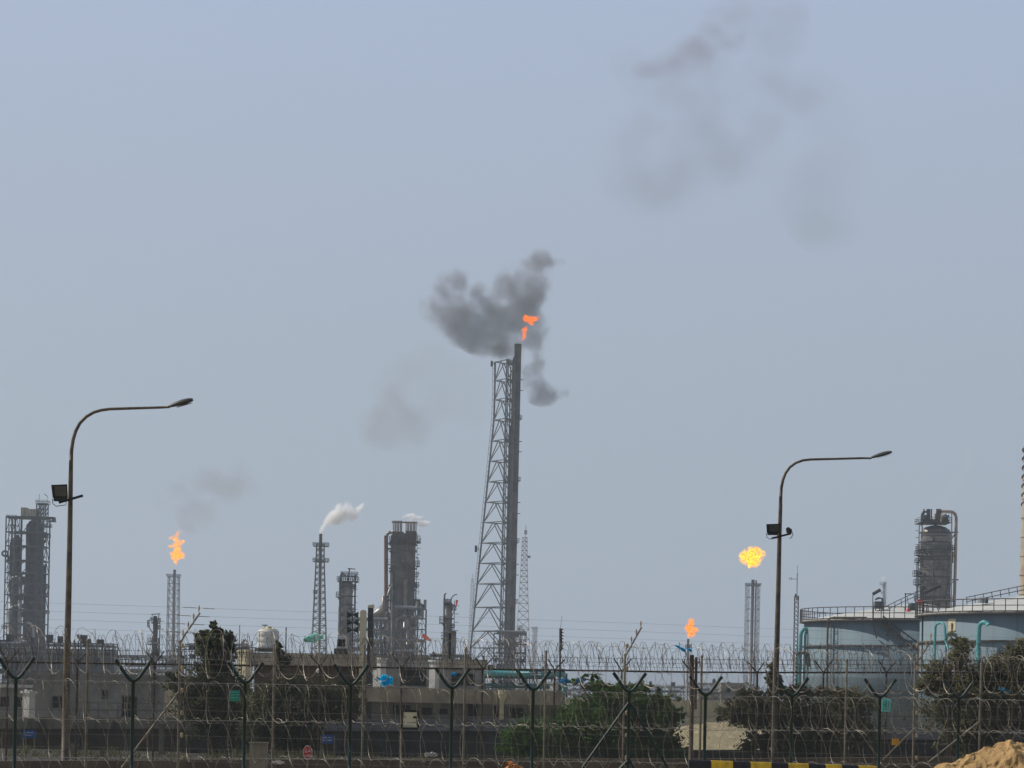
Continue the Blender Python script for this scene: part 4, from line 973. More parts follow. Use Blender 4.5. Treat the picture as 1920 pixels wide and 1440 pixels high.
# concrete shaft and dark pole
T = Thing('concrete_column', 'cream concrete column standing against the dark pillar left of the sooty column', 'column', 680, 1330, 123)
m = MB(); a = T.pt(674.5,1200); b = T.p(687,1146); m.box((a.x,-.15,0),(b.x,.2,b.z)); m.box((a.x+.05,-.1,b.z),(b.x-.05,.15,b.z+.05)); m.build('shaft', CREAM, T.o)
T = Thing('dark_pillar', 'dark square pillar with a lit cap rising over the guardhouse roof', 'pillar', 690, 1340, 119)
m = MB(); a = T.pt(688,1250).x; b = T.pt(698,1250).x; z = T.p(694,1140).z; m.box((a,-.13,0),(b,.13,z)); m.build('shaft', material('pillar_dark', (0.045,0.05,0.055), .7), T.o)
m = MB(); m.add([(a-.02,-.16,z+.001),(b+.03,-.16,z+.001),(b+.03,.16,z+.001),(a-.02,.16,z+.001),(a+.02,-.14,z+.12),(b+.03,-.14,z+.16),(b+.03,.14,z+.16),(a+.02,.14,z+.12)],[(0,3,2,1),(4,5,6,7),(0,1,5,4),(1,2,6,5),(2,3,7,6),(3,0,4,7)]); m.build('cap', CREAM, T.o)
# horn siren
T = Thing('horn_siren', 'siren of stacked black horns on the guardhouse roof beside the cream column', 'siren', 662, 1330, 124)
m = MB(); m.bar(T.pt(661.5,1226), T.p(661.5,1147), .03, 6); m.build('pole', STEEL_D, T.o)
for i in range(3):
    for s in (-1, 1):
        c = T.p(661.5, 1153+14*i)
        m = MB(); k = T.k
        m.add([c+Vector((s*10.5*k, -5*k, 6.3*k)), c+Vector((s*10.5*k, 5*k, 6.3*k)), c+Vector((s*10.5*k, 5*k, -6.3*k)), c+Vector((s*10.5*k, -5*k, -6.3*k)),
               c+Vector((s*1.2*k, -1*k, 1.4*k)), c+Vector((s*1.2*k, 1*k, 1.4*k)), c+Vector((s*1.2*k, 1*k, -1.4*k)), c+Vector((s*1.2*k, -1*k, -1.4*k))],
              [(0,1,2,3),(7,6,5,4),(0,4,5,1),(1,5,6,2),(2,6,7,3),(3,7,4,0)])
        m.build('horn', BLACK, T.o)
# roof floodlight box
T = Thing('roof_floodlight', 'boxy floodlight with a black front on the guardhouse roof', 'floodlight', 640, 1330, 122)
m = MB(); a = T.p(631,1216,-.3); b = T.p(651,1192,.3)
m.add([(a.x,-.3,a.z),(b.x,-.3,a.z),(b.x,.3,a.z),(a.x,.3,a.z),(a.x+.12,-.2,b.z),(b.x-.05,-.2,b.z),(b.x-.05,.3,b.z),(a.x+.12,.3,b.z)],[(0,3,2,1),(4,5,6,7),(0,1,5,4),(1,2,6,5),(2,3,7,6),(3,0,4,7)]); m.build('housing', WHITE, T.o)
m = MB(); a = T.p(633,1212,-.34); b = T.p(648,1199,-.2); m.box(a, b); m.build('lens', BLACK, T.o)
m = MB(); a = T.p(627,1226); b = T.p(652,1216.5); m.box((a.x,-.35,a.z),(b.x,.35,b.z)); m.build('base', CONC_D, T.o)
# chimney box
T = Thing('roof_chimney', 'grey chimney box with a dark slot on the small block house', 'chimney', 848, 1330, 174)
m = MB(); a = T.pt(845,1240).x; b = T.p(855,1200).x; m.box((a,0,T.p(850,1240).z),(b,.5,T.p(850,1184).z)); m.build('shaft', BUILD, T.o)
m = MB(); a = T.p(840.5,1240); b = T.p(846,1187); m.box((a.x,-.08,a.z),(b.x,-.01,b.z)); m.build('slot_panel', BLACK, T.o)
m = MB(); a = T.p(839,1187); b = T.p(855.5,1183.5); m.box((a.x,-.12,a.z),(b.x,.55,b.z)); m.build('cap', CONC, T.o)
T.o['label'] = 'grey chimney box with a dark slot above the small block house roof'
# white water tank
T = Thing('water_tank', 'round white plastic water tank with a cream lid on the guardhouse roof', 'water tank', 500, 1330, 127)
k = T.k; c = T.p(500.5, 1216); r = 20.5*k
m = MB(); m.lathe(c+Vector((0,.6,0)), [(r*.97,0),(r,.08),(r,.25),(r*.97,.28),(r,.31),(r,.52),(r*.97,.55),(r,.58),(r,.78),(r*.95,.86),(r*.7,.93)], 40); m.build('body', WHITE, T.o, True)
m = MB(); m.lathe(c+Vector((0,.6,.86)), [(r*.9,.0),(r*.75,.08),(r*.3,.13),(r*.3,.19),(r*.22,.22)], 32)
for i in range(8):
    a = 2*PI*i/8; m.bar(c+Vector((r*.9*math.cos(a),.6+r*.9*math.sin(a),.8)), c+Vector((r*.55*math.cos(a),.6+r*.55*math.sin(a),.98)), .035)
m.build('lid', CREAM, T.o, True)
m = MB(); m.bar(T.p(495,1177,.6), T.p(495,1172,.6), .03); m.bar(T.p(489,1171.5,.6), T.p(500,1171.5,.6), .03); m.bar(c+Vector((-.38,.02,0)), c+Vector((-.38,.02,.8)), .02); m.build('pipe', STEEL_D, T.o)
m = MB(); m.box((c.x-r*1.05,0,c.z-.14),(c.x+r*1.05,1.2,c.z-.002)); m.build('plinth', CONC_D, T.o)
for (x, yt, yb, lab) in ((449,1172,1226,'thin aerial rod left of the white water tank'),(536,1176,1228,'thin aerial rod right of the white water tank'),(420,1182,1240,'short aerial rod behind the tall dark tree')):
    T = Thing('aerial_rod', lab, 'aerial', x, 1330, 128); m = MB(); m.bar(T.pt(x,yb), T.p(x+.5,yt), .018 if x != 536 else .03, 5); m.build('rod', STEEL_D, T.o)
for (x, y, lab, fl) in ((455,1205,'tilted floodlight left of the water tank',1),(149,1196,'tilted floodlight right of the left lamp pole',-1)):
    T = Thing('floodlight', lab, 'floodlight', x, 1330, 132); m = MB(); m.bar(T.pt(x-2,1240), T.p(x-2,y+5), .03, 5); m.build('pole', STEEL_D, T.o)
    m = MB(); m.bar(T.p(x-3*fl,y+6), T.p(x+4*fl,y-6), .09, 4); m.build('lamp', FASCIA, T.o)
# ringed mast at centre right
T = Thing('ringed_mast', 'dark insulator mast with rings and a lightning spike right of the flare tower', 'mast', 1050, 1330, 120)
m = MB(); m.bar(T.pt(1051,1300), T.p(1050.5,1178), .05, 6); m.bar(T.p(1050.5,1180), T.p(1053.5,1155), .01, 4); m.bar(T.p(1052.5,1180), T.p(1053,1220), .035, 6); m.build('pole', STEEL_D, T.o)
m = MB()
for i in range(7): c = T.p(1053, 1181+6*i); m.lathe(c, [(.03,0),(.085,.01),(.085,.05),(.03,.06)], 10)
m.build('ring', RAIL, T.o)

# ================================================================ boundary walls
def wall(label, x0, x1, y0, y1, d, mats, name='boundary_wall', cap=True, panels=0):
    T = Thing(name, label, 'wall', (x0+x1)/2, 1360, d); a = T.p(x0, (y0+y1)/2).x; b = T.p(x1, (y0+y1)/2).x
    z0 = T.p(x0, y0).z; z1 = T.p(x1, y0).z
    m = MB(); m.add([(a,0,0),(b,0,0),(b,.3,0),(a,.3,0),(a,0,z0),(b,0,z1),(b,.3,z1),(a,.3,z0)],[(0,3,2,1),(4,5,6,7),(0,1,5,4),(1,2,6,5),(2,3,7,6),(3,0,4,7)]); m.build('wall_body', mats[0], T.o)
    m = MB(); h = .40
    m.add([(a,-.12,z0-h),(b,-.12,z1-h),(b,.4,z1-h),(a,.4,z0-h),(a,-.12,z0+.02),(b,-.12,z1+.02),(b,.4,z1+.02),(a,.4,z0+.02)],[(0,3,2,1),(4,5,6,7),(0,1,5,4),(1,2,6,5),(2,3,7,6),(3,0,4,7)]); m.build('coping', mats[1], T.o)
    if panels:
        m = MB()
        for i in range(panels+1):
            x = a+(b-a)*i/panels; m.box((x-.18,-.1,0),(x+.18,-.002,min(z0,z1)-h-.002))
        m.build('pier', mats[2], T.o)
    return T
wall('brown concrete boundary wall with a pale coping at the lower left', -60, 345, 1346, 1425, 98, (BROWN, CONC, CONC_D), panels=4)
wall('grey boundary wall between the dark trees and the central bush', 350, 1262, 1350, 1368, 96, (CONC_D, BUILD, CONC_D), panels=9)
wall('grey boundary wall below the storage tanks at the right', 1515, 2000, 1366, 1420, 96, (CONC_D, BUILD, CONC_D), panels=6)
wall('low dark kerb wall in front of the sunlit sand between the trees', 1270, 1520, 1407, 1425, 94, (CONC_D, CONC_D, CONC_D))
T = Thing('far_wall', 'long pale sunlit wall low on the horizon behind the central tree', 'wall', 1240, 1330, 240)
m = MB(); a = T.p(1060,1325).x; b = T.p(1500,1325).x; m.box((a,0,0),(b,.3,T.p(1240,1313).z)); m.build('wall_body', CREAM, T.o)
m = MB(); m.box((a,-.05,T.p(1240,1313).z+.002),(b,.35,T.p(1240,1311).z)); m.build('coping', WHITE, T.o)
for (x0,x1,yt,d,lab) in ((1352,1396,1282,420,'pale grey box building right of centre behind the fence'),(1310,1350,1300,300,'small blue grey cabin left of the pale box building'),(1075,1130,1306,380,'low distant hut left of the central tree')):
    building('distant_building', lab, 'building', x0, x1, yt, d, 6, BUILD, windows=((x0+10,yt+8,x0+18,yt+16),), doors=((x1-14,yt+10,x1-6,1340),))
T = Thing('pole_sign_post', 'green stained short posts', 'post', 0, 0, 90) if False else None
T = Thing('sand_bank', 'sunlit cream sand bank between the two trees right of centre', 'sand bank', 1370, 1400, 104)
m = MB(); nx_, ny_ = 60, 14; vs = []; rq = random.Random(9)
a = T.p(1230,1400).x; b = T.p(1530,1400).x
for j in range(ny_):
    for i in range(nx_):
        u = i/(nx_-1); v = j/(ny_-1); x = a+(b-a)*u
        hh = T.p(1370,1357).z*min(1,v*1.3)*math.sin(PI*min(1,max(0,u*1.0)))**.35
        vs.append((x, v*6, max(-.1, hh*(1+0.05*mnoise.noise(Vector((x*.8,v*4,0))))+.06*mnoise.noise(Vector((x*2,v*9,3))) - (.2 if v in (0,1) else 0))))
m.add(vs, [(j*nx_+i, j*nx_+i+1, (j+1)*nx_+i+1, (j+1)*nx_+i) for j in range(ny_-1) for i in range(nx_-1)]); m.build('bank_surface', material('cream_sand', (0.42,0.36,0.22), .95, 0, .1, 3, (0.28,0.235,0.14), bump=.4), T.o)
T.o['kind'] = 'structure'; 

# ================================================================ trees
def leaf_cloud(T, blobs, n, size, mat, seed, elong=1.6, droop=0.0, horiz=0.5):
    """blobs: (px,py,rx_px,ry_px,weight) ; returns mesh object of many small leaf faces in ragged clumps"""
    rq = random.Random(seed); k = T.k; vs = []; fs = []; tot = sum(b[4] for b in blobs)
    for (bx, by, rx, ry, wt) in blobs:
        c = T.p(bx, by); nclump = max(4, int(n*wt/tot/45)); dy = (rx+ry)/2*k
        for q in range(nclump):
            while True:
                u = Vector((rq.uniform(-1,1), rq.uniform(-1,1), rq.uniform(-1,1)))
                if 0.15 < u.length < 1: break
            u *= (0.6+0.6*rq.random()) 
            cc = c + Vector((u.x*rx*k, u.y*dy, u.z*ry*k)); rad = k*min(rx,ry)*rq.uniform(.15,.5)*.9
            ax = Vector((u.x, u.y*.6, u.z*.6+rq.uniform(-.1,.3)-droop)).normalized()
            for l in range(45):
                p = cc + Vector((rq.gauss(0,1), rq.gauss(0,1), rq.gauss(0,1)*.8))*rad*.55 + ax*rq.uniform(-1,1.6)*rad
                a = (ax*horiz + Vector((rq.uniform(-1,1), rq.uniform(-1,1), rq.uniform(-1,1)))*(1-horiz*.5)).normalized()
                b = a.cross(Vector((rq.uniform(-1,1), rq.uniform(-1,1), rq.uniform(-1,1)))).normalized()
                s = size*rq.uniform(.6,1.4); o = len(vs)
                vs += [p-a*s*elong*.5, p+b*s*.4, p+a*s*elong*.5, p-b*s*.4]; fs.append((o,o+1,o+2,o+3))
    m = MB(); m.add(vs, fs); return m.build('crown', mat, T.o)
def tree(name, label, cat, px, d, blobs, n, size, mat, seed, trunk=.12, group=None, **kw):
    T = Thing(name, label, cat, px, 1400, d, group); rq = random.Random(seed+100)
    m = MB(); base = T.pt(px, 1380); tp = T.p(blobs[0][0], blobs[0][1])
    pts = [base, base.lerp(tp,.3)+Vector((rq.uniform(-.1,.1),0,0)), base.lerp(tp,.65)+Vector((rq.uniform(-.15,.15),0,0)), tp]
    m.tube(pts, trunk, 8, radii=[trunk, trunk*.8, trunk*.5, trunk*.2])
    for (bx,by,rx,ry,wt) in blobs:
        c = T.p(bx,by); s = base.lerp(tp, rq.uniform(.2,.6)); mid = s.lerp(c,.5)+Vector((0,rq.uniform(-.3,.3),.15)); m.tube([s,mid,c], .03, 5, radii=[trunk*.45,trunk*.3,trunk*.12])
        for q in range(5):
            e = c+Vector((rq.uniform(-1,1)*rx*T.k, rq.uniform(-1,1)*rx*T.k*.5, rq.uniform(-.6,1)*ry*T.k)); m.tube([c, c.lerp(e,.5)+Vector((0,0,.05)), e], .012, 4, radii=[trunk*.15,trunk*.1,trunk*.04])
    m.build('trunk', BARK, T.o); leaf_cloud(T, blobs, n, size, mat, seed, **kw); return T
tree('dark_tree', 'tall dark narrow tree left of the white water tank', 'tree', 402, 92,
     [(402,1240,24,40,3),(405,1185,10,18,.9),(399,1173,5,8,.3),(385,1205,16,24,1.5),(420,1215,16,24,1.5),(432,1195,6,9,.4),(395,1285,38,34,3),(425,1300,36,34,3),(375,1330,38,40,3),(420,1350,44,44,3),(345,1290,30,14,.9),(326,1268,20,9,.4)],
     26000, .085, LEAF_D, 21, .16)
tree('dark_tree', 'dark sparse tree hanging over the guardhouse front', 'tree', 560, 90,
     [(530,1300,38,26,2),(528,1235,12,22,.6),(522,1215,8,12,.3),(560,1340,50,44,3),(610,1310,44,26,2),(500,1350,44,44,3),(640,1325,44,24,1.6),(655,1290,24,16,.6),(560,1385,60,24,2)],
     24000, .08, LEAF_D, 22, .12)
tree('green_tree', 'wide green feathery tree right of the flare tower behind the braced green post', 'tree', 1150, 90,
     [(1130,1345,70,38,3.4),(1170,1318,54,28,2.2),(1095,1368,70,38,3),(1225,1345,50,30,2.2),(1050,1380,50,30,2),(1130,1292,40,12,.6),(1085,1276,30,7,.25),(1200,1290,36,9,.4),(1240,1312,36,10,.5),(1235,1385,38,30,1.4),(1170,1388,80,30,2.6),(1110,1266,24,5,.15),(1262,1404,28,14,.5),(1265,1335,26,10,.3),(1060,1330,26,8,.2)],
     46000, .075, LEAF_G, 23, .16, horiz=.7)
tree('green_bush', 'round green bush on the wall left of the wide green tree', 'bush', 985, 88,
     [(985,1385,38,34,2),(970,1400,34,24,1),(1010,1400,34,28,1.2)], 12000, .06, LEAF_G, 24, .06)
tree('olive_tree', 'dark olive tree behind the right lamp pole', 'tree', 1430, 90,
     [(1440,1335,60,32,3),(1392,1335,40,22,1.4),(1480,1345,56,36,2.6),(1520,1360,50,40,2),(1505,1388,55,32,2),(1452,1280,14,30,.7),(1448,1250,8,14,.2),(1490,1300,40,14,.9),(1410,1310,30,14,.6),(1420,1392,34,18,.7)],
     34000, .075, LEAF_D, 25, .14)
tree('olive_tree', 'ragged olive shrub in front of the pale blue tank', 'tree', 1560, 93,
     [(1560,1345,50,34,2),(1600,1320,44,22,1.2),(1560,1300,40,12,.5),(1590,1375,60,36,2)], 13000, .075, LEAF_O, 26, .08)
tree('olive_tree', 'spiky olive tree at the right edge in front of the near tank', 'tree', 1790, 84,
     [(1800,1230,22,30,1.3),(1795,1210,9,12,.3),(1760,1260,34,24,1.3),(1790,1290,46,30,1.8),(1840,1275,44,34,2),(1885,1260,44,34,2),(1905,1225,26,20,.8),(1900,1330,50,50,3),(1840,1340,56,50,3),(1780,1350,50,44,2),(1740,1290,20,18,.5),(1930,1290,44,60,2),(1860,1395,80,24,2)],
     27000, .075, LEAF_O, 27, .14)
T = Thing('low_shrubs', 'ragged dry brush along the foot of the fences', 'shrubs', 960, 1420, 84)
rq = random.Random(77); m = MB(); vs = []; fs = []
for q in range(420):
    px = rq.uniform(0, 1920); c = T.p(px, rq.uniform(1410,1430)); c.z = max(.05, c.z*0+rq.uniform(0,.25)); c.y = rq.uniform(-1.5,2)
    for l in range(14):
        a = Vector((rq.uniform(-.5,.5), rq.uniform(-.5,.5), 1)).normalized()*rq.uniform(.08,.3); b = Vector((rq.uniform(-1,1), rq.uniform(-1,1), 0)).normalized()*.012
        o = len(vs); p = c+Vector((rq.gauss(0,.12),rq.gauss(0,.12),-.05)); vs += [p-b,p+b,p+a+b*.3,p+a-b*.3]; fs.append((o,o+1,o+2,o+3))
m.add(vs, fs); m.build('dry_stems', LEAF_O, T.o); T.o['kind'] = 'stuff'

# ================================================================ street lamps
def lamp(label, d, pole, arm, head0, head1, hd, flood, bar_, f2=None):
    T = Thing('street_lamp', label, 'street lamp', pole[0][0], pole[0][1], d, 'street lamps behind the fence'); k = T.k
    m = MB(); b0 = T.p(*pole[0]); b0.z = 0; n = len(pole)
    pts = [b0]+[T.p(*q) for q in pole[1:]]; rad = [.098]+[.098-.045*i/(n-2) for i in range(n-1)]
    m.tube(pts, .08, 12, radii=rad); m.build('pole', LAMPPOLE, T.o, True)
    m = MB()
    q = T.p(*pole[-1]); m.tube([q-Vector((0,0,.02))]+[T.p(*q) for q in arm], .045, 10, radii=[.055]+[.05-.018*i/len(arm) for i in range(len(arm))]); m.build('curved_arm', LAMPPOLE, T.o, True)
    # cobra head
    a = T.p(*head0); b = T.p(*head1); ax = (b-a); L = ax.length; ax.normalize(); up = Vector((-ax.z,0,ax.x)); m = MB(); vs = []; fs = []; N_ = 14; K = 16
    for i in range(N_+1):
        u = i/N_; w_ = hd*k*(.28+.9*math.sin(PI*min(1,u*.94+.03))**.6*(.55+.45*u)); h_ = w_*.75
        for j in range(K):
            t = 2*PI*j/K; s_ = math.sin(t)
            vs.append(a+ax*L*u + Vector((0,1,0))*w_*math.cos(t)*1.15 + up*(h_*s_ if s_ > 0 else h_*.5*s_))
    for i in range(N_):
        for j in range(K): fs.append((i*K+j, (i+1)*K+j, (i+1)*K+(j+1)%K, i*K+(j+1)%K))
    fs += [tuple(range(K)), tuple(range(N_*K+K-1, N_*K-1, -1))]
    m.add(vs, fs); h = m.build('lamp_head', LAMPHEAD, T.o, True)
    m = MB(); vs = []
    for u, ww in ((.3,.7),(.45,.9),(.75,.9),(.92,.6)):
        for s in (-1,1): vs.append(a+ax*L*u + Vector((0,1,0))*hd*k*ww*s*.9 - up*hd*k*.52)
    m.add(vs, [(0,1,3,2),(2,3,5,4),(4,5,7,6)]); m.build('lens', LAMPHEAD, h)
    m = MB(); m.bar(T.p(bar_[0][0],bar_[0][1],-.14), T.p(bar_[1][0],bar_[1][1],-.14), .045, 4); m.build('cross_bar', BLACK, T.o)
    for (x0,y0,x1,y1,tl,small) in flood:
        m = MB(); A = T.p(x0,y0,-.3); B = T.p(x1,y1,-.3); w_ = B.x-A.x; h_ = A.z-B.z
        if not small:
            m.add([(A.x,-.34,A.z),(B.x,-.40,A.z+.02),(B.x+.01,-.30,B.z+h_*.2),(A.x+.03,-.24,B.z+h_*.2),(A.x+.04,-.12,A.z-.02),(B.x-.04,-.16,A.z),(B.x-.05,-.05,B.z+h_*.2),(A.x+.06,-.05,B.z+h_*.2)],
              [(0,3,2,1),(4,5,6,7),(0,1,5,4),(1,2,6,5),(2,3,7,6),(3,0,4,7)])
            m.box((A.x+.06,-.27,B.z),(B.x-.04,-.08,B.z+h_*.2-.002)); f = m.build('floodlight_body', BLACK, T.o)
            m = MB(); m.add([(A.x+w_*.22,-.372,A.z-h_*.08),(B.x-w_*.06,-.402,A.z-h_*.06),(B.x-w_*.05,-.325,B.z+h_*.3),(A.x+w_*.25,-.295,B.z+h_*.3)],[(0,3,2,1)]); m.build('lens', LAMPHEAD, f)
            m = MB(); z = B.z; m.tube([(A.x+.02,-.2,z+h_*.15),(A.x+.03,-.2,z-.07),(A.x+.12,-.2,z-.14),(B.x-.06,-.2,z-.10),(B.x-.05,-.2,z+.02)], .012, 5); m.build('bracket', STEEL, f)
        else:
            c = (A+B)/2; m.add([(A.x,-.25,A.z-.03),(A.x+w_*.35,-.3,A.z+.02),(B.x,-.2,A.z-.06),(B.x-.02,-.2,B.z+.03),(A.x+w_*.4,-.3,B.z),(A.x+.02,-.25,B.z+.06),(c.x,.0,c.z+.05),(c.x,.0,c.z-.08)],[(0,5,4,1),(1,4,3,2),(0,1,6),(1,2,6),(5,7,4),(4,7,3),(2,3,7,6),(0,6,7,5)])
            f = m.build('floodlight_body', BLACK, T.o); m = MB(); m.tube([(B.x-.01,-.2,B.z+.1),(B.x+.03,-.2,B.z),(B.x-.02,-.18,B.z-.1),(c.x+.04,-.14,B.z-.13)], .014, 5); m.build('bracket', STEEL, f)
    return T
lamp('taller brown street lamp at the left with one square black floodlight on its pole', 72,
     [(121.5,1425),(124,1300),(126.5,1200),(129,1100),(131,1000),(132.5,900),(133.3,862)],
     [(134,845),(137,825),(142,808),(150,793),(162,781),(176,773),(190,769),(205,767),(225,766.3),(260,765.2),(300,764),(318,763)],
     (316,763), (362,750), 9, [(100,911,130,941,0,0)], ((112,943),(157,930)))
lamp('shorter brown street lamp at the right with a large and a small floodlight', 89,
     [(1450,1425),(1454,1300),(1457,1200),(1459.5,1100),(1461.5,1010),(1463.5,950),(1464,930)],
     [(1465,915),(1468,900),(1473,887),(1481,876),(1492,868),(1506,863),(1520,861.5),(1540,861),(1580,860),(1615,859),(1634,859)],
     (1632,859), (1672,848), 7, [(1435,984,1460,1004,0,0),(1472,990,1484,1003,0,1)], ((1446,1010),(1482,1001)))

# ================================================================ fences
def chain_link(A, B, h0, h1, pitch, r, mat, parent, base):
    """diamond mesh between ground points A and B (world), from height h0 to h1, straight wires both ways"""
    A = Vector(A); B = Vector(B); L = (B-A).length; u = (B-A)/L; H = h1-h0; m = MB(); s = pitch*math.sqrt(2); n = int((L+H)/s)
    for sg in (1, -1):
        for i in range(-int(H/s)-1, int(L/s)+int(H/s)+2):
            x0 = i*s; za, zb = 0.0, H; xa = x0; xb = x0+sg*H
            if xa < 0 or xa > L or xb < 0 or xb > L:
                # clip
                def clip(xa, za, xb, zb):
                    d = xb-xa
                    pts = []
                    for xx, zz in ((xa,za),(xb,zb)):
                        x_ = min(max(xx,0),L); pts.append((x_, za+(zb-za)*((x_-xa)/d)))
                    return pts
                if max(xa,xb) <= 0 or min(xa,xb) >= L: continue
                (xa,za),(xb,zb) = clip(xa,za,xb,zb)
            p = A+u*xa; q = A+u*xb; off = Vector((0, .004*sg, 0))
            m.bar(Vector((p.x,p.y,h0+za))+off-base, Vector((q.x,q.y,h0+zb))+off-base, r, 3, caps=False)
    return m.build('chain_link', mat, parent)

def coil(pts, R, turns_per_m, wire, barb, mat, parent, base, seed, squash=1.0, barb_gap=.09, jit=.03, name='razor_wire_coil', two=True):
    """razor wire helix along a polyline of world points"""
    rq = random.Random(seed); P = [Vector(p) for p in pts]; m = MB(); seg = 26
    lens = [0]
    for i in range(len(P)-1): lens.append(lens[-1]+(P[i+1]-P[i]).length)
    L = lens[-1]; n = int(L*turns_per_m*seg)
    def at(s):
        for i in range(len(P)-1):
            if s <= lens[i+1] or i == len(P)-2:
                f = (s-lens[i])/(lens[i+1]-lens[i]); return P[i].lerp(P[i+1], f), (P[i+1]-P[i]).normalized()
    for dirn in ((1,-1) if two else (1,)):
        path = []; ph = rq.uniform(0,6); wob = 0
        for i in range(n+1):
            s = L*i/n; c, u = at(s); t = 2*PI*i/seg*dirn+ph
            if i % seg == 0: Rj = R*(1+rq.uniform(-jit,jit)*2); sway = rq.uniform(-jit,jit)*1.5
            side = Vector((-u.y,u.x,0)).normalized()
            sk = u*(.16*R*math.cos(t+1.0)+sway)
            path.append(c+side*math.cos(t)*Rj + Vector((0,0,1))*math.sin(t)*Rj*squash + sk - base)
        m.tube(path, wire, 3)
        acc = 0
        for i in range(len(path)-1):
            d = path[i+1]-path[i]; acc += d.length
            if acc >= barb_gap:
                acc = 0; d.normalize(); nn = Vector((rq.uniform(-1,1),rq.uniform(-1,1),rq.uniform(-1,1))); b = d.cross(nn).normalized(); c = path[i]
                m.add([c-d*barb*1.1+b*barb*.7, c-d*barb*.3, c+d*barb*1.1+b*barb*.7, c+d*barb*.9-b*barb*.6, c+d*barb*.2, c-d*barb*.9-b*barb*.6], [(0,1,4,5),(1,2,3,4)] if False else [(0,1,5),(1,2,4),(2,3,4),(1,4,5)])
    return m.build(name, mat, parent)

def dA(x): return F/(104-(x-30)*.0096)
def dB(x): return 60+ (x-165)*.0045
def dC(x): return 76+ (x)*.0035
# ---- rear fence with Y arms, top rail, dense razor wire
def railC(x): return 1241+ (x*.0148 if x < 1350 else 20+(x-1350)*.0)
xC = [-110,15,145,290,430,600,753,905,1040,1166,1297,1420,1544,1662,1780,1900,2015]
o0 = W(960,1330,dC(960)); base = Vector((o0.x,o0.y,0))
FC = bpy.data.objects.new('security_fence', None); COL.objects.link(FC); FC.location = base; tag(FC, 'rearmost dark chain link fence with thin Y topped posts and dense razor wire', 'fence')
for i, x in enumerate(xC):
    q = W(x, railC(x), dC(x)) - base; m = MB(); m.bar((q.x,q.y,0), q, .032, 6)
    tl = math.sin(i*7.3)*.05
    for s in (1,-1):
        m.bar(q, q+Vector((s*.26+tl,0,.38-abs(tl))), .02, 5)
    m.build('post', DPOST, FC)
m = MB()
for i in range(len(xC)-1):
    a = W(xC[i],railC(xC[i]),dC(xC[i]))-base; b = W(xC[i+1],railC(xC[i+1]),dC(xC[i+1]))-base
    m.bar(a, b, .028, 5); m.bar(a+Vector((0,-.02,-1.35)), b+Vector((0,-.02,-1.35)), .008, 3); m.bar(a+Vector((0,-.02,-.6)), b+Vector((0,-.02,-.6)), .006, 3)
    for s in (-1,1):
        for h in (.13,.25,.38): m.bar(a+Vector((s*.26*h/.38,0,h)), b+Vector((s*.26*h/.38,0,h)), .0045, 3)
m.build('top_rail', DPOST, FC)
aC = W(xC[0],railC(xC[0]),dC(xC[0])); bC = W(xC[-1],railC(xC[-1]),dC(xC[-1]))
chain_link((aC.x,aC.y,0), (bC.x,bC.y,0), .1, min(aC.z,bC.z)+.12, .055, .0034, LINK, FC, base)
def lineW(xs, fy, fd, dz=0, dyy=0): return [W(x, fy(x), fd(x))+Vector((0,dyy,dz)) for x in xs]
coil(lineW(xC, railC, dC, .20), .24, 4.2, .006, .022, RAZOR_D, FC, base, 31, jit=.10)
coil(lineW(xC, railC, dC, .52, .1), .34, 2.9, .006, .022, RAZOR_D, FC, base, 32, jit=.06)
# plinth
T = Thing('fence_plinth', 'low dark concrete plinth running along the foot of the fences', 'plinth', 960, 1430, 71)
m = MB(); PL = [(-200,1428),(600,1424),(1290,1423),(2150,1417)]; vs = []
for px, py in PL:
    q = W(px, py, 71); x = q.x-T.X; vs += [(x,0,0),(x,.4,0),(x,.4,q.z),(x,0,q.z)]
fs = [(4*i+j, 4*i+(j+1)%4, 4*i+4+(j+1)%4, 4*i+4+j) for i in range(3) for j in range(4)]+[(0,3,2,1),(12,13,14,15)]
m.add(vs, fs); m.build('kerb', BROWN, T.o)
# ---- middle electric fence
xB = [(-10,1201),(165,1203),(338,1205),(515,1210),(683,1213),(873,1217),(1024,1224),(1172,1230),(1316,1233),(1452,1237),(1588,1240),(1716,1244),(1840,1247),(1975,1250)]
o0 = W(960,1330,dB(960)); base = Vector((o0.x,o0.y,0))
FB = bpy.data.objects.new('electric_fence', None); COL.objects.link(FB); FB.location = base; tag(FB, 'middle fence of slim grey posts with cranked arms, insulators and electric wires', 'fence')
for i, (x, y) in enumerate(xB):
    q = W(x,y,dB(x))-base; b0 = W(x-4.6,1440,dB(x))-base; b0 = Vector((b0.x,b0.y,0)); m = MB(); m.bar(b0, q, .03, 8); m.lathe(q, [(.036,0),(.036,.04),(.01,.07)], 8); 
    m.build('post', GALV, FB)
crank = {338: ([(338,1206),(345,1193),(375,1149)], [(343,1186),(353,1170),(363,1155),(373,1140)]),
         1172: ([(1172,1232),(1180,1217),(1203,1176)], [(1175,1213),(1184,1198),(1193,1184),(1201.5,1169)]),
         1716: ([(1716,1246),(1724,1236),(1747,1200)], [(1719,1231),(1728,1218),(1737,1205),(1745.5,1191)])}
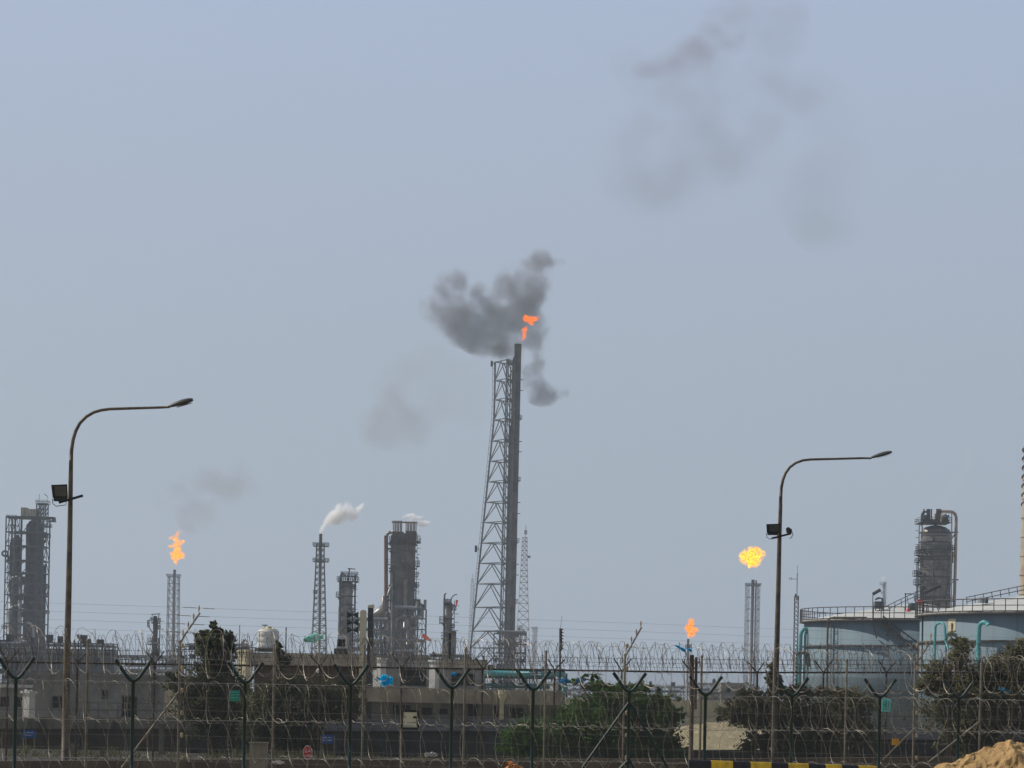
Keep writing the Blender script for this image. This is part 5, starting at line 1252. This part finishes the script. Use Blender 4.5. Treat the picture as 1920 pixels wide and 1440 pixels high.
for x, (arm, ins) in crank.items():
    m = MB(); m.tube([W(a,b,dB(x))-base for a,b in arm], .022, 6); m.build('cranked_arm', GALV, FB)
    for (a,b) in ins:
        c = W(a,b,dB(x))-base; m = MB(); m.lathe(c-Vector((0,0,.03)), [(.008,-.09),(.008,-.03),(.024,-.02),(.015,.0),(.026,.015),(.015,.035),(.024,.05),(.012,.075),(.008,.09)], 10); m.build('insulator', INSUL, FB)
    for j in range(6):
        c = W(x+4-j*.3, 1215+ j*42, dB(x)-.15)-base; m = MB(); m.lathe(c, [(.02,0),(.035,.02),(.035,.09),(.02,.11)], 8); m.build('insulator', INSUL, FB)
m = MB(); xs_ = [338,1172,1716]
for j in range(4):
    P = [W(-60, 1186-j*15.5-14, dB(0))-base] + [W(crank[x][1][j][0], crank[x][1][j][1]+ (0), dB(x))-base for x in xs_] + [W(2000, crank[1716][1][j][1]+8, dB(2000))-base]
    m.tube(P, .0026, 3)
    for x in xs_[:1]:
        a, b = crank[x][1][j]; c = W(a, b, dB(x))-base
        m.tube([c+Vector((-.36,0,.012)), c+Vector((-.06,0,.0))], .008, 4); m.tube([c+Vector((.1,0,-.004)), c+Vector((.36,0,-.012))], .008, 4)
for h in range(9):
    m.tube([W(x, y+30+h*24, dB(x)-.05)-base for x, y in xB], .003, 3)
m.build('electric_wire', WIREM, FB)
m = MB(); m.bar(W(336,1297,dB(338))-base, (W(228,1440,dB(338))-base), .026, 6); q = W(1716,1375,dB(1716)); m.bar(W(1720,1360,dB(1716))-base, W(1655,1425,dB(1716)-.4)-base, .02, 6); m.bar(W(1588,1340,dB(1588))-base, W(1650,1425,dB(1588))-base, .02, 6)
m.bar(W(1840,1350,dB(1840))-base, W(1740,1430,dB(1840))-base, .02, 6); m.build('diagonal_brace', GALV, FB)
pB = [W(x,y,dB(x)) for x,y in xB]
chain_link((pB[0].x,pB[0].y,0), (pB[-1].x,pB[-1].y,0), .08, 2.55, .058, .0038, LINK_L, FB, base)
T = Thing('timber_post', 'thick brown weathered post standing among the fences right of the central tree', 'post', 1297, 1440, 68)
m = MB(); m.tube([T.pt(1296,1400), T.p(1297,1300), T.p(1297.5,1228)], .055, 8, radii=[.062,.058,.055]); m.build('shaft', DPOST, T.o, True)
m = MB(); a = T.p(1302,1330,.12); b = T.p(1309,1232,.2); m.box(a,b); m.build('backing_plate', BROWN, T.o)
# ---- front green fence
xA = [(-190,1268),(30,1272),(250,1277),(460,1280),(658,1284),(848,1290),(1000,1293),(1180,1297),(1323,1303),(1485,1305),(1650,1307),(1798,1309),(1950,1312),(2090,1315)]
def yA(x):
    for (a,ya),(b,yb) in zip(xA, xA[1:]):
        if x <= b: return ya+(yb-ya)*(x-a)/(b-a)
    return xA[-1][1]
o0 = W(960,1330,dA(960)); base = Vector((o0.x,o0.y,0))
FA = bpy.data.objects.new('green_fence', None); COL.objects.link(FA); FA.location = base; tag(FA, 'front fence of dark green Y topped posts hung with razor wire coils', 'fence')
for (x, y) in xA:
    d = dA(x); q = W(x,y,d)-base; m = MB()
    m.tube([Vector((q.x,q.y,0)), q+Vector((0,0,-.02))], .034, 10)
    Yp = [(-.33,.38),(-.27,.30),(-.19,.18),(-.11,.07),(-.05,.015),(0,0),(.05,.015),(.10,.06),(.18,.17),(.26,.29),(.33,.38)]
    m.tube([q+Vector((a,0,b)) for a,b in Yp], .034, 8); m.build('post', GREEN, FA, True)
m = MB(); x = 1180; q = W(1180,1316,dA(x))-base
for (bx, by) in ((1092,1440),(1252,1440)): m.bar(q, W(bx,by,dA(x)-.02)-base + Vector((0,0,0)), .03, 8)
q2 = W(1179,1424,dA(x))-base; m.bar(q2, W(1158,1446,dA(x))-base, .03, 8); m.bar(q2, W(1192,1446,dA(x))-base, .03, 8)
m.build('diagonal_brace', GREEN, FA)
xl = [-190,30,250,460,658,848,1000,1180,1323,1485,1650,1798,1950,2090]
coil(lineW(xl, yA, dA, .53), .43, 2.0, .0048, .017, RAZOR, FA, base, 41, jit=.05)
for j, (dz, R) in enumerate(((-.38,.37),(-1.08,.39),(-1.78,.38))):
    coil(lineW(xl, yA, dA, dz, .28), R, 2.5, .0034, .018, RAZOR_S, FA, base, 50+j, jit=.05, two=(j<1))
m = MB()
for h in (-.02,-.72,-1.42):
    m.tube([p-base for p in lineW(xl, yA, dA, h, .06)], .006, 3)
m.build('line_wire', WIREM, FA)

# ================================================================ signs and litter
def sign(name, label, cat, x0, y0, x1, y1, d, mat, post=None, frame=None, rot=0):
    T = Thing(name, label, cat, (x0+x1)/2, 1430, d)
    a = T.p(x0, y1); b = T.p(x1, y0); m = MB(); m.box((a.x,-.02,a.z),(b.x,.01,b.z)); m.build('board', mat, T.o)
    if post:
        m = MB()
        for px in post: m.bar(T.pt(px, 1430)+Vector((0,.05,0)), T.p(px, y0+1, .05), .025, 6)
        m.build('post', GALV, T.o)
    return T
def strokes(T, ls, y=-.026, r=.006, mat=LET, name='lettering'):
    m = MB()
    for pts in ls:
        q = [T.p(px, py, y) for px, py in pts]
        for a, b in zip(q, q[1:]): m.box((min(a.x,b.x)-r, y-.003, min(a.z,b.z)-r), (max(a.x,b.x)+r, y+.002, max(a.z,b.z)+r)) if (abs(a.x-b.x) < 1e-3 or abs(a.z-b.z) < 1e-3) else m.bar(a, b, r, 4)
    m.build(name, mat, T.o)
def scribble(x0, x1, y, seed):
    rq = random.Random(seed); L = []; x = x0
    while x < x1-1:
        w_ = rq.uniform(.8,2.4); L.append([(x,y+rq.uniform(-.4,.4)),(min(x+w_,x1),y+rq.uniform(-.4,.4))])
        if rq.random() < .5: L.append([(x+w_*.5,y-1),(x+w_*.5,y+.3)])
        x += w_+.6
    return L
T = sign('notice_sign', 'cream notice board with a black frame and vehicle pictograms on a post left of centre', 'sign', 753, 1333, 784, 1366, 58.5, SIGNW, (752,))
m = MB(); a = T.p(753,1366); b = T.p(784,1333)
for (p, q) in (((a.x-.02,a.z-.02),(a.x+.03,b.z+.02)), ((b.x-.03,a.z-.02),(b.x+.03,b.z+.02)), ((a.x+.031,b.z-.03),(b.x-.031,b.z+.02)), ((a.x+.031,a.z-.02),(b.x-.031,a.z+.03))): m.box((p[0],-.04,p[1]),(q[0],.02,q[1]))
m.build('frame', BLACK, T.o)
m = MB(); c = T.p(777.5,1345,-.026); m.box(c+Vector((-.04,0,-.015)), c+Vector((.04,.004,.01))); m.box(c+Vector((-.02,0,.011)), c+Vector((.03,.004,.028))); m.box(c+Vector((-.03,0,-.03)), c+Vector((-.015,.004,-.016))); m.box(c+Vector((.015,0,-.03)), c+Vector((.03,.004,-.016))); m.build('car_pictogram', BLACK, T.o)
strokes(T, [[(757,1344),(759,1344)],[(760,1346),(760,1343)],[(762,1344.5),(763,1344.5)],[(768,1344),(770,1344)]] + scribble(758,781,1355,1)+scribble(758,781,1361,2), r=.0032, mat=BLACK)
T = sign('blue_sign', 'small blue sign with two white text lines behind the leftmost green post', 'sign', 43, 1369, 68, 1383, 88, BLUES, (48,64))
strokes(T, scribble(47,64,1373.5,3)+scribble(48,62,1378.5,4), r=.007)
T = sign('blue_sign', 'small blue sign on two posts beside the red stop sign', 'sign', 603, 1378, 626, 1394, 88, BLUES, (602,627))
strokes(T, scribble(605,623,1383,5)+scribble(606,622,1388.5,6), r=.008)
# red stop sign (octagon)
T = Thing('stop_sign', 'red octagonal stop sign with white Arabic and Latin lettering low on the left', 'stop sign', 577, 1430, 70)
c = T.p(577,1411); r = .17; m = MB(); vs = [(c.x+r*.75*math.cos(PI/8+i*PI/4), yy, c.z+r*1.15*math.sin(PI/8+i*PI/4)) for yy in (-.02,.01) for i in range(8)]
m.add(vs, [tuple(range(8)), tuple(range(15,7,-1))]+[(i,8+i,8+(i+1)%8,(i+1)%8) for i in range(8)]); m.build('board', LET, T.o)
m = MB(); vs = [(c.x+r*.68*math.cos(PI/8+i*PI/4), yy, c.z+r*1.05*math.sin(PI/8+i*PI/4)) for yy in (-.028,-.021) for i in range(8)]
m.add(vs, [tuple(range(8)), tuple(range(15,7,-1))]+[(i,8+i,8+(i+1)%8,(i+1)%8) for i in range(8)]); m.build('red_face', RED, T.o)
m = MB(); m.bar((c.x,.04,0), (c.x,.04,c.z), .025, 6); m.build('post', GALV, T.o)
strokes(T, [[(571,1409),(573,1410),(576,1410),(579,1409),(581,1409),(582,1406.5),(580,1406),(579.5,1408)],[(572.5,1406),(573.3,1406)],[(574.5,1405.8),(575.3,1405.8)],[(581,1403),(581.8,1403)]], y=-.034, r=.006)
S = [[(573,1415.5),(571.3,1415.5),(571.3,1417.2),(573,1417.2),(573,1419),(571.3,1419)],[(574.3,1415.5),(576.3,1415.5)],[(575.3,1415.5),(575.3,1419)],[(577.5,1415.5),(579.3,1415.5),(579.3,1419),(577.5,1419),(577.5,1415.5)],[(580.7,1419),(580.7,1415.5),(582.4,1415.5),(582.4,1417.3),(580.7,1417.3)]]
strokes(T, S, y=-.034, r=.004)
T = sign('green_plaque', 'dark green plaque with pale text on the fence before the dark tree', 'sign', 429, 1294, 450, 1315, 53, GREENS)
strokes(T, scribble(431,448,1298,7)+scribble(431,448,1303,8)+scribble(431,448,1308,9), r=.005, mat=TEALS)
T.o['label'] = 'dark green plaque with pale text on the fence before the dark tree'
T = sign('teal_plaque', 'pale teal plaque hung beside a green post before the left tank', 'sign', 1653, 1310, 1670, 1334, 58, TEALS)
strokes(T, [[(1656,1314),(1656,1328)],[(1660,1313),(1660,1328)],[(1661.5,1313),(1661.5,1328)],[(1666,1314),(1666,1328)],[(1655,1330.5),(1668,1330.5)]], r=.006, mat=GREENS)
T = sign('orange_plaque', 'small plain orange plaque on the fence low at the right', 'sign', 1672.5, 1385, 1686, 1397, 63, material('orange_plate', (0.45,0.22,0.02), .6))
NET = material('green_netting', (0.55,0.92,0.82), .8, 0, .2, 6)
for m_ in (BLUE, NET):
    t_ = m_.node_tree; b_ = t_.nodes['Principled BSDF']; tr = t_.nodes.new('ShaderNodeBsdfTranslucent'); mx = t_.nodes.new('ShaderNodeMixShader'); mx.inputs[0].default_value = .5
    src = b_.inputs['Base Color'].links[0].from_socket; t_.links.new(src, tr.inputs[0]); t_.links.new(b_.outputs[0], mx.inputs[1]); t_.links.new(tr.outputs[0], mx.inputs[2]); t_.links.new(mx.outputs[0], t_.nodes['Material Output'].inputs[0])
def rag(label, x0, y0, x1, y1, d, mat, seed, name='plastic_bag', cat='plastic bag', tilt=0.0):
    """crumpled closed sheet snagged on the wire"""
    T = Thing(name, label, cat, (x0+x1)/2, 1430, d); rq = random.Random(seed); a = T.p(x0,y1); b = T.p(x1,y0); n = 11; m = MB(); vs = []
    off = Vector((rq.uniform(0,9), rq.uniform(0,9), rq.uniform(0,9)))
    for s in (0,1):
        for i in range(n):
            for j in range(n):
                u = i/(n-1); v = j/(n-1); q = Vector((u*3.1,v*3.1,s*.3))+off
                e = 1-.55*abs(mnoise.noise(Vector((u*4,0,0))+off))*2
                x = a.x+(b.x-a.x)*u; zc = (a.z+b.z)/2 + tilt*(u-.5)*(b.z-a.z); z = zc+(v-.5)*(b.z-a.z)*(1-abs(tilt)*.5)*max(.25,e)*math.sin(PI*(.12+.76*u))
                vs.append((x+.25*(b.x-a.x)*.3*mnoise.noise(q*1.7), .08*mnoise.noise(q*2)+s*.02*math.sin(PI*u)*math.sin(PI*v)+s*.004, z+.12*(b.z-a.z)*mnoise.noise(q*2.3)))
    N2 = n*n; fs = []
    for i in range(n-1):
        for j in range(n-1): fs.append((i*n+j,(i+1)*n+j,(i+1)*n+j+1,i*n+j+1)); fs.append((N2+i*n+j,N2+i*n+j+1,N2+(i+1)*n+j+1,N2+(i+1)*n+j))
    m.add(vs, fs); m.build('film', mat, T.o); return T
rag('bright blue plastic bag snagged on the wire before the grey block', 713, 1262, 737, 1290, 53, BLUE, 1)
rag('small faded blue plastic scrap on the wire left of the bright blue bag', 703, 1268, 716, 1279, 53.3, material('pale_blue_film', (0.20,0.42,0.60), .6), 2)
rag('blue plastic strip caught on the wire under the small distant flare', 1266, 1209, 1286, 1222, 54, BLUE, 3, tilt=-.8)
rag('short blue plastic strip right of the other one under the small flare', 1287, 1213, 1298, 1223, 54, BLUE, 4, tilt=-.6)
rag('blue plastic film tangled left of the wide green tree', 1045, 1270, 1068, 1284, 56, material('blue_film', (0.06,0.30,0.55), .6), 5)
rag('blue plastic scrap on the wire above the wide green tree', 1080, 1270, 1097, 1281, 56, material('blue_film_dull', (0.05,0.25,0.45), .6), 6)
rag('torn pale green netting snagged on the top coil right of the water tank', 568, 1186, 606, 1207, 51, NET, 7, 'torn_netting', 'netting', .3)
rag('pale blue plastic rag on the wire at the far right', 1872, 1288, 1896, 1300, 57, material('pale_blue_rag', (0.10,0.30,0.42), .6), 8, tilt=-.5)
rag('white plastic bag at the foot of the fence right of the notice sign', 796, 1408, 820, 1421, 68, WHITE, 9)
rag('flat white plastic bag low on the fence left of the stop sign', 510, 1425, 533, 1434, 60, WHITE, 10)
rag('tiny blue plastic scrap in the middle of the block house front', 847, 1260, 856, 1268, 54, BLUE, 11)
T = Thing('dome_camera', 'small white globe hanging before the guardhouse front', 'globe', 596, 1330, 119)
m = MB(); c = T.p(596.5,1258); m.lathe(c-Vector((0,0,.1)), [(.02,0),(.08,.03),(.1,.1),(.08,.17),(.03,.2)], 14); m.bar(c, c+Vector((0,0,.22)), .015); m.build('globe', WHITE, T.o, True)
# small cabinet
T = Thing('utility_cabinet', 'grey utility cabinet at the foot of the third green post', 'cabinet', 484, 1440, 66)
m = MB(); a = T.pt(467,1440).x; b = T.pt(500,1440).x; z = T.p(484,1394).z; m.box((a,0,0),(b,.35,z)); m.box((a-.02,-.02,z+.002),(b+.02,.37,z+.03)); m.build('body', CONC, T.o)
m = MB(); m.box((a+.03,-.02,.1),(b-.03,-.002,z-.05)); m.build('door', CONC, T.o)
# concrete stub pillars at left
for (x0,x1,yt,lab) in ((133,144,1398,'short pale concrete stub right of the left lamp pole'),(297,306,1360,'tall pale concrete pier on the brown wall, left of the cranked post')):
    T = Thing('concrete_pier', lab, 'pier', (x0+x1)/2, 1430, 92); m = MB(); a = T.pt(x0,1420).x; b = T.pt(x1,1420).x; m.box((a,0,0),(b,.25,T.p(x0,yt).z)); m.build('shaft', CONC, T.o); m = MB(); z = T.p(x0,yt).z; m.box((a-.03,-.03,z+.001),(b+.03,.28,z+.06)); m.build('cap', CONC, T.o)

# ================================================================ striped barrier and sand mound in front
T = Thing('striped_barrier', 'concrete barrier painted in black and yellow blocks at the bottom edge', 'barrier', 1450, 1440, 46)
edges = [1292,1336,1380,1415,1458,1492,1535,1570,1605,1640,1680]; k = T.k
for i in range(len(edges)-1):
    x0, x1 = edges[i], edges[i+1]; y0 = 1425+ (x0-1292)*.045; y1 = 1425+(x1-1292)*.045
    a = T.p(x0,y0); b = T.p(x1,y1); m = MB(); vs = []; ya = (x0-1292)*.006; yb = (x1-1292)*.006
    g_ = .004
    for (x, z, yo) in ((a.x+g_, a.z, ya), (b.x-g_, b.z, yb)):
        for (dy, zz) in ((-.12,0),(-.12,.3),(0,.38),(.02,z-.03),(.05,z),(.25,z),(.28,z-.03),(.4,0)): vs.append((x, yo+dy, zz))
    fs = [(j, j+8, (j+1)%8+8, (j+1)%8) for j in range(8)]+[tuple(range(8)), tuple(range(15,7,-1))]
    m.add(vs, fs); o = m.build('painted_block', YEL if i % 2 else BLK, T.o); tag(o, 'yellow painted block' if i % 2 else 'black painted block')
def mound(name, label, cat, outline, d, depth, mat, seed, amp, fine):
    """rocky heap: height follows the outline (px), falls off to both sides in depth"""
    T = Thing(name, label, cat, sum(p[0] for p in outline)/len(outline), 1440, d); m = MB(); nx_, ny_ = 150, 46; vs = []
    xs0, xs1 = outline[0][0], outline[-1][0]
    def top(px):
        for (a,ya),(b,yb) in zip(outline, outline[1:]):
            if px <= b: return ya+(yb-ya)*(px-a)/(b-a)
        return outline[-1][1]
    for j in range(ny_):
        v = j/(ny_-1)*2-1
        for i in range(nx_):
            px = xs0+(xs1-xs0)*i/(nx_-1); q = T.p(px, top(px)); h = q.z*max(0,(1-abs(v)**1.8))
            P_ = Vector((q.x*fine, v*depth*fine, seed))
            nz = mnoise.noise(P_)*.5+mnoise.noise(P_*2.2)*.3+abs(mnoise.noise(P_*4.5))*.28+mnoise.noise(P_*9)*.1
            cell = abs(mnoise.noise(P_*1.3+Vector((9,2,4))))*.5
            vs.append((q.x+.06*mnoise.noise(P_*3), v*depth+.08*mnoise.noise(P_*3+Vector((5,5,5))), max(0, h+amp*(nz+cell)*min(1,h*2))))
    m.add(vs, [(j*nx_+i, j*nx_+i+1, (j+1)*nx_+i+1, (j+1)*nx_+i) for j in range(ny_-1) for i in range(nx_-1)]); o = m.build('heap', mat, T.o); 
    return T
ROCK = material('yellow_sandstone', (0.37,0.245,0.10), .95, 0, .15, 6, (0.22,0.13,0.055), bump=.9)
mound('rubble_mound', 'yellow sandy rock mound in the bottom right corner', 'rock mound', [(1700,1490),(1745,1447),(1765,1433),(1775,1431),(1790,1432),(1810,1420),(1835,1412),(1860,1404),(1880,1394),(1892,1390),(1905,1394),(1925,1393),(1990,1400),(2050,1440)], 34, 1.6, ROCK, 3.3, .12, 3.2)
mound('rubble_lump', 'small orange brown earth lump at the bottom edge left of the braced post', 'rock', [(942,1460),(948,1437),(955,1428),(958,1427),(966,1434),(975,1437),(985,1450)], 40, .3, material('orange_earth', (0.50,0.20,0.06), .95, 0, .15, 8, (0.2,0.09,0.04), bump=.8), 5.1, .03, 9)

# ================================================================ haze
HZ = bpy.data.materials.new('haze_air'); HZ.use_nodes = True; t = HZ.node_tree; t.nodes.clear()
o = t.nodes.new('ShaderNodeOutputMaterial'); pv = t.nodes.new('ShaderNodeVolumePrincipled')
pv.inputs['Color'].default_value = (0.56,0.65,0.76,1); pv.inputs['Density'].default_value = 0.00023; pv.inputs['Anisotropy'].default_value = 0.25
t.links.new(pv.outputs[0], o.inputs['Volume'])
m = MB(); m.box((-2500,-400,-1), (2500,4000,235)); h = m.build('haze', HZ); tag(h, 'thin pale dust haze over the whole plant', 'haze', kind='stuff')
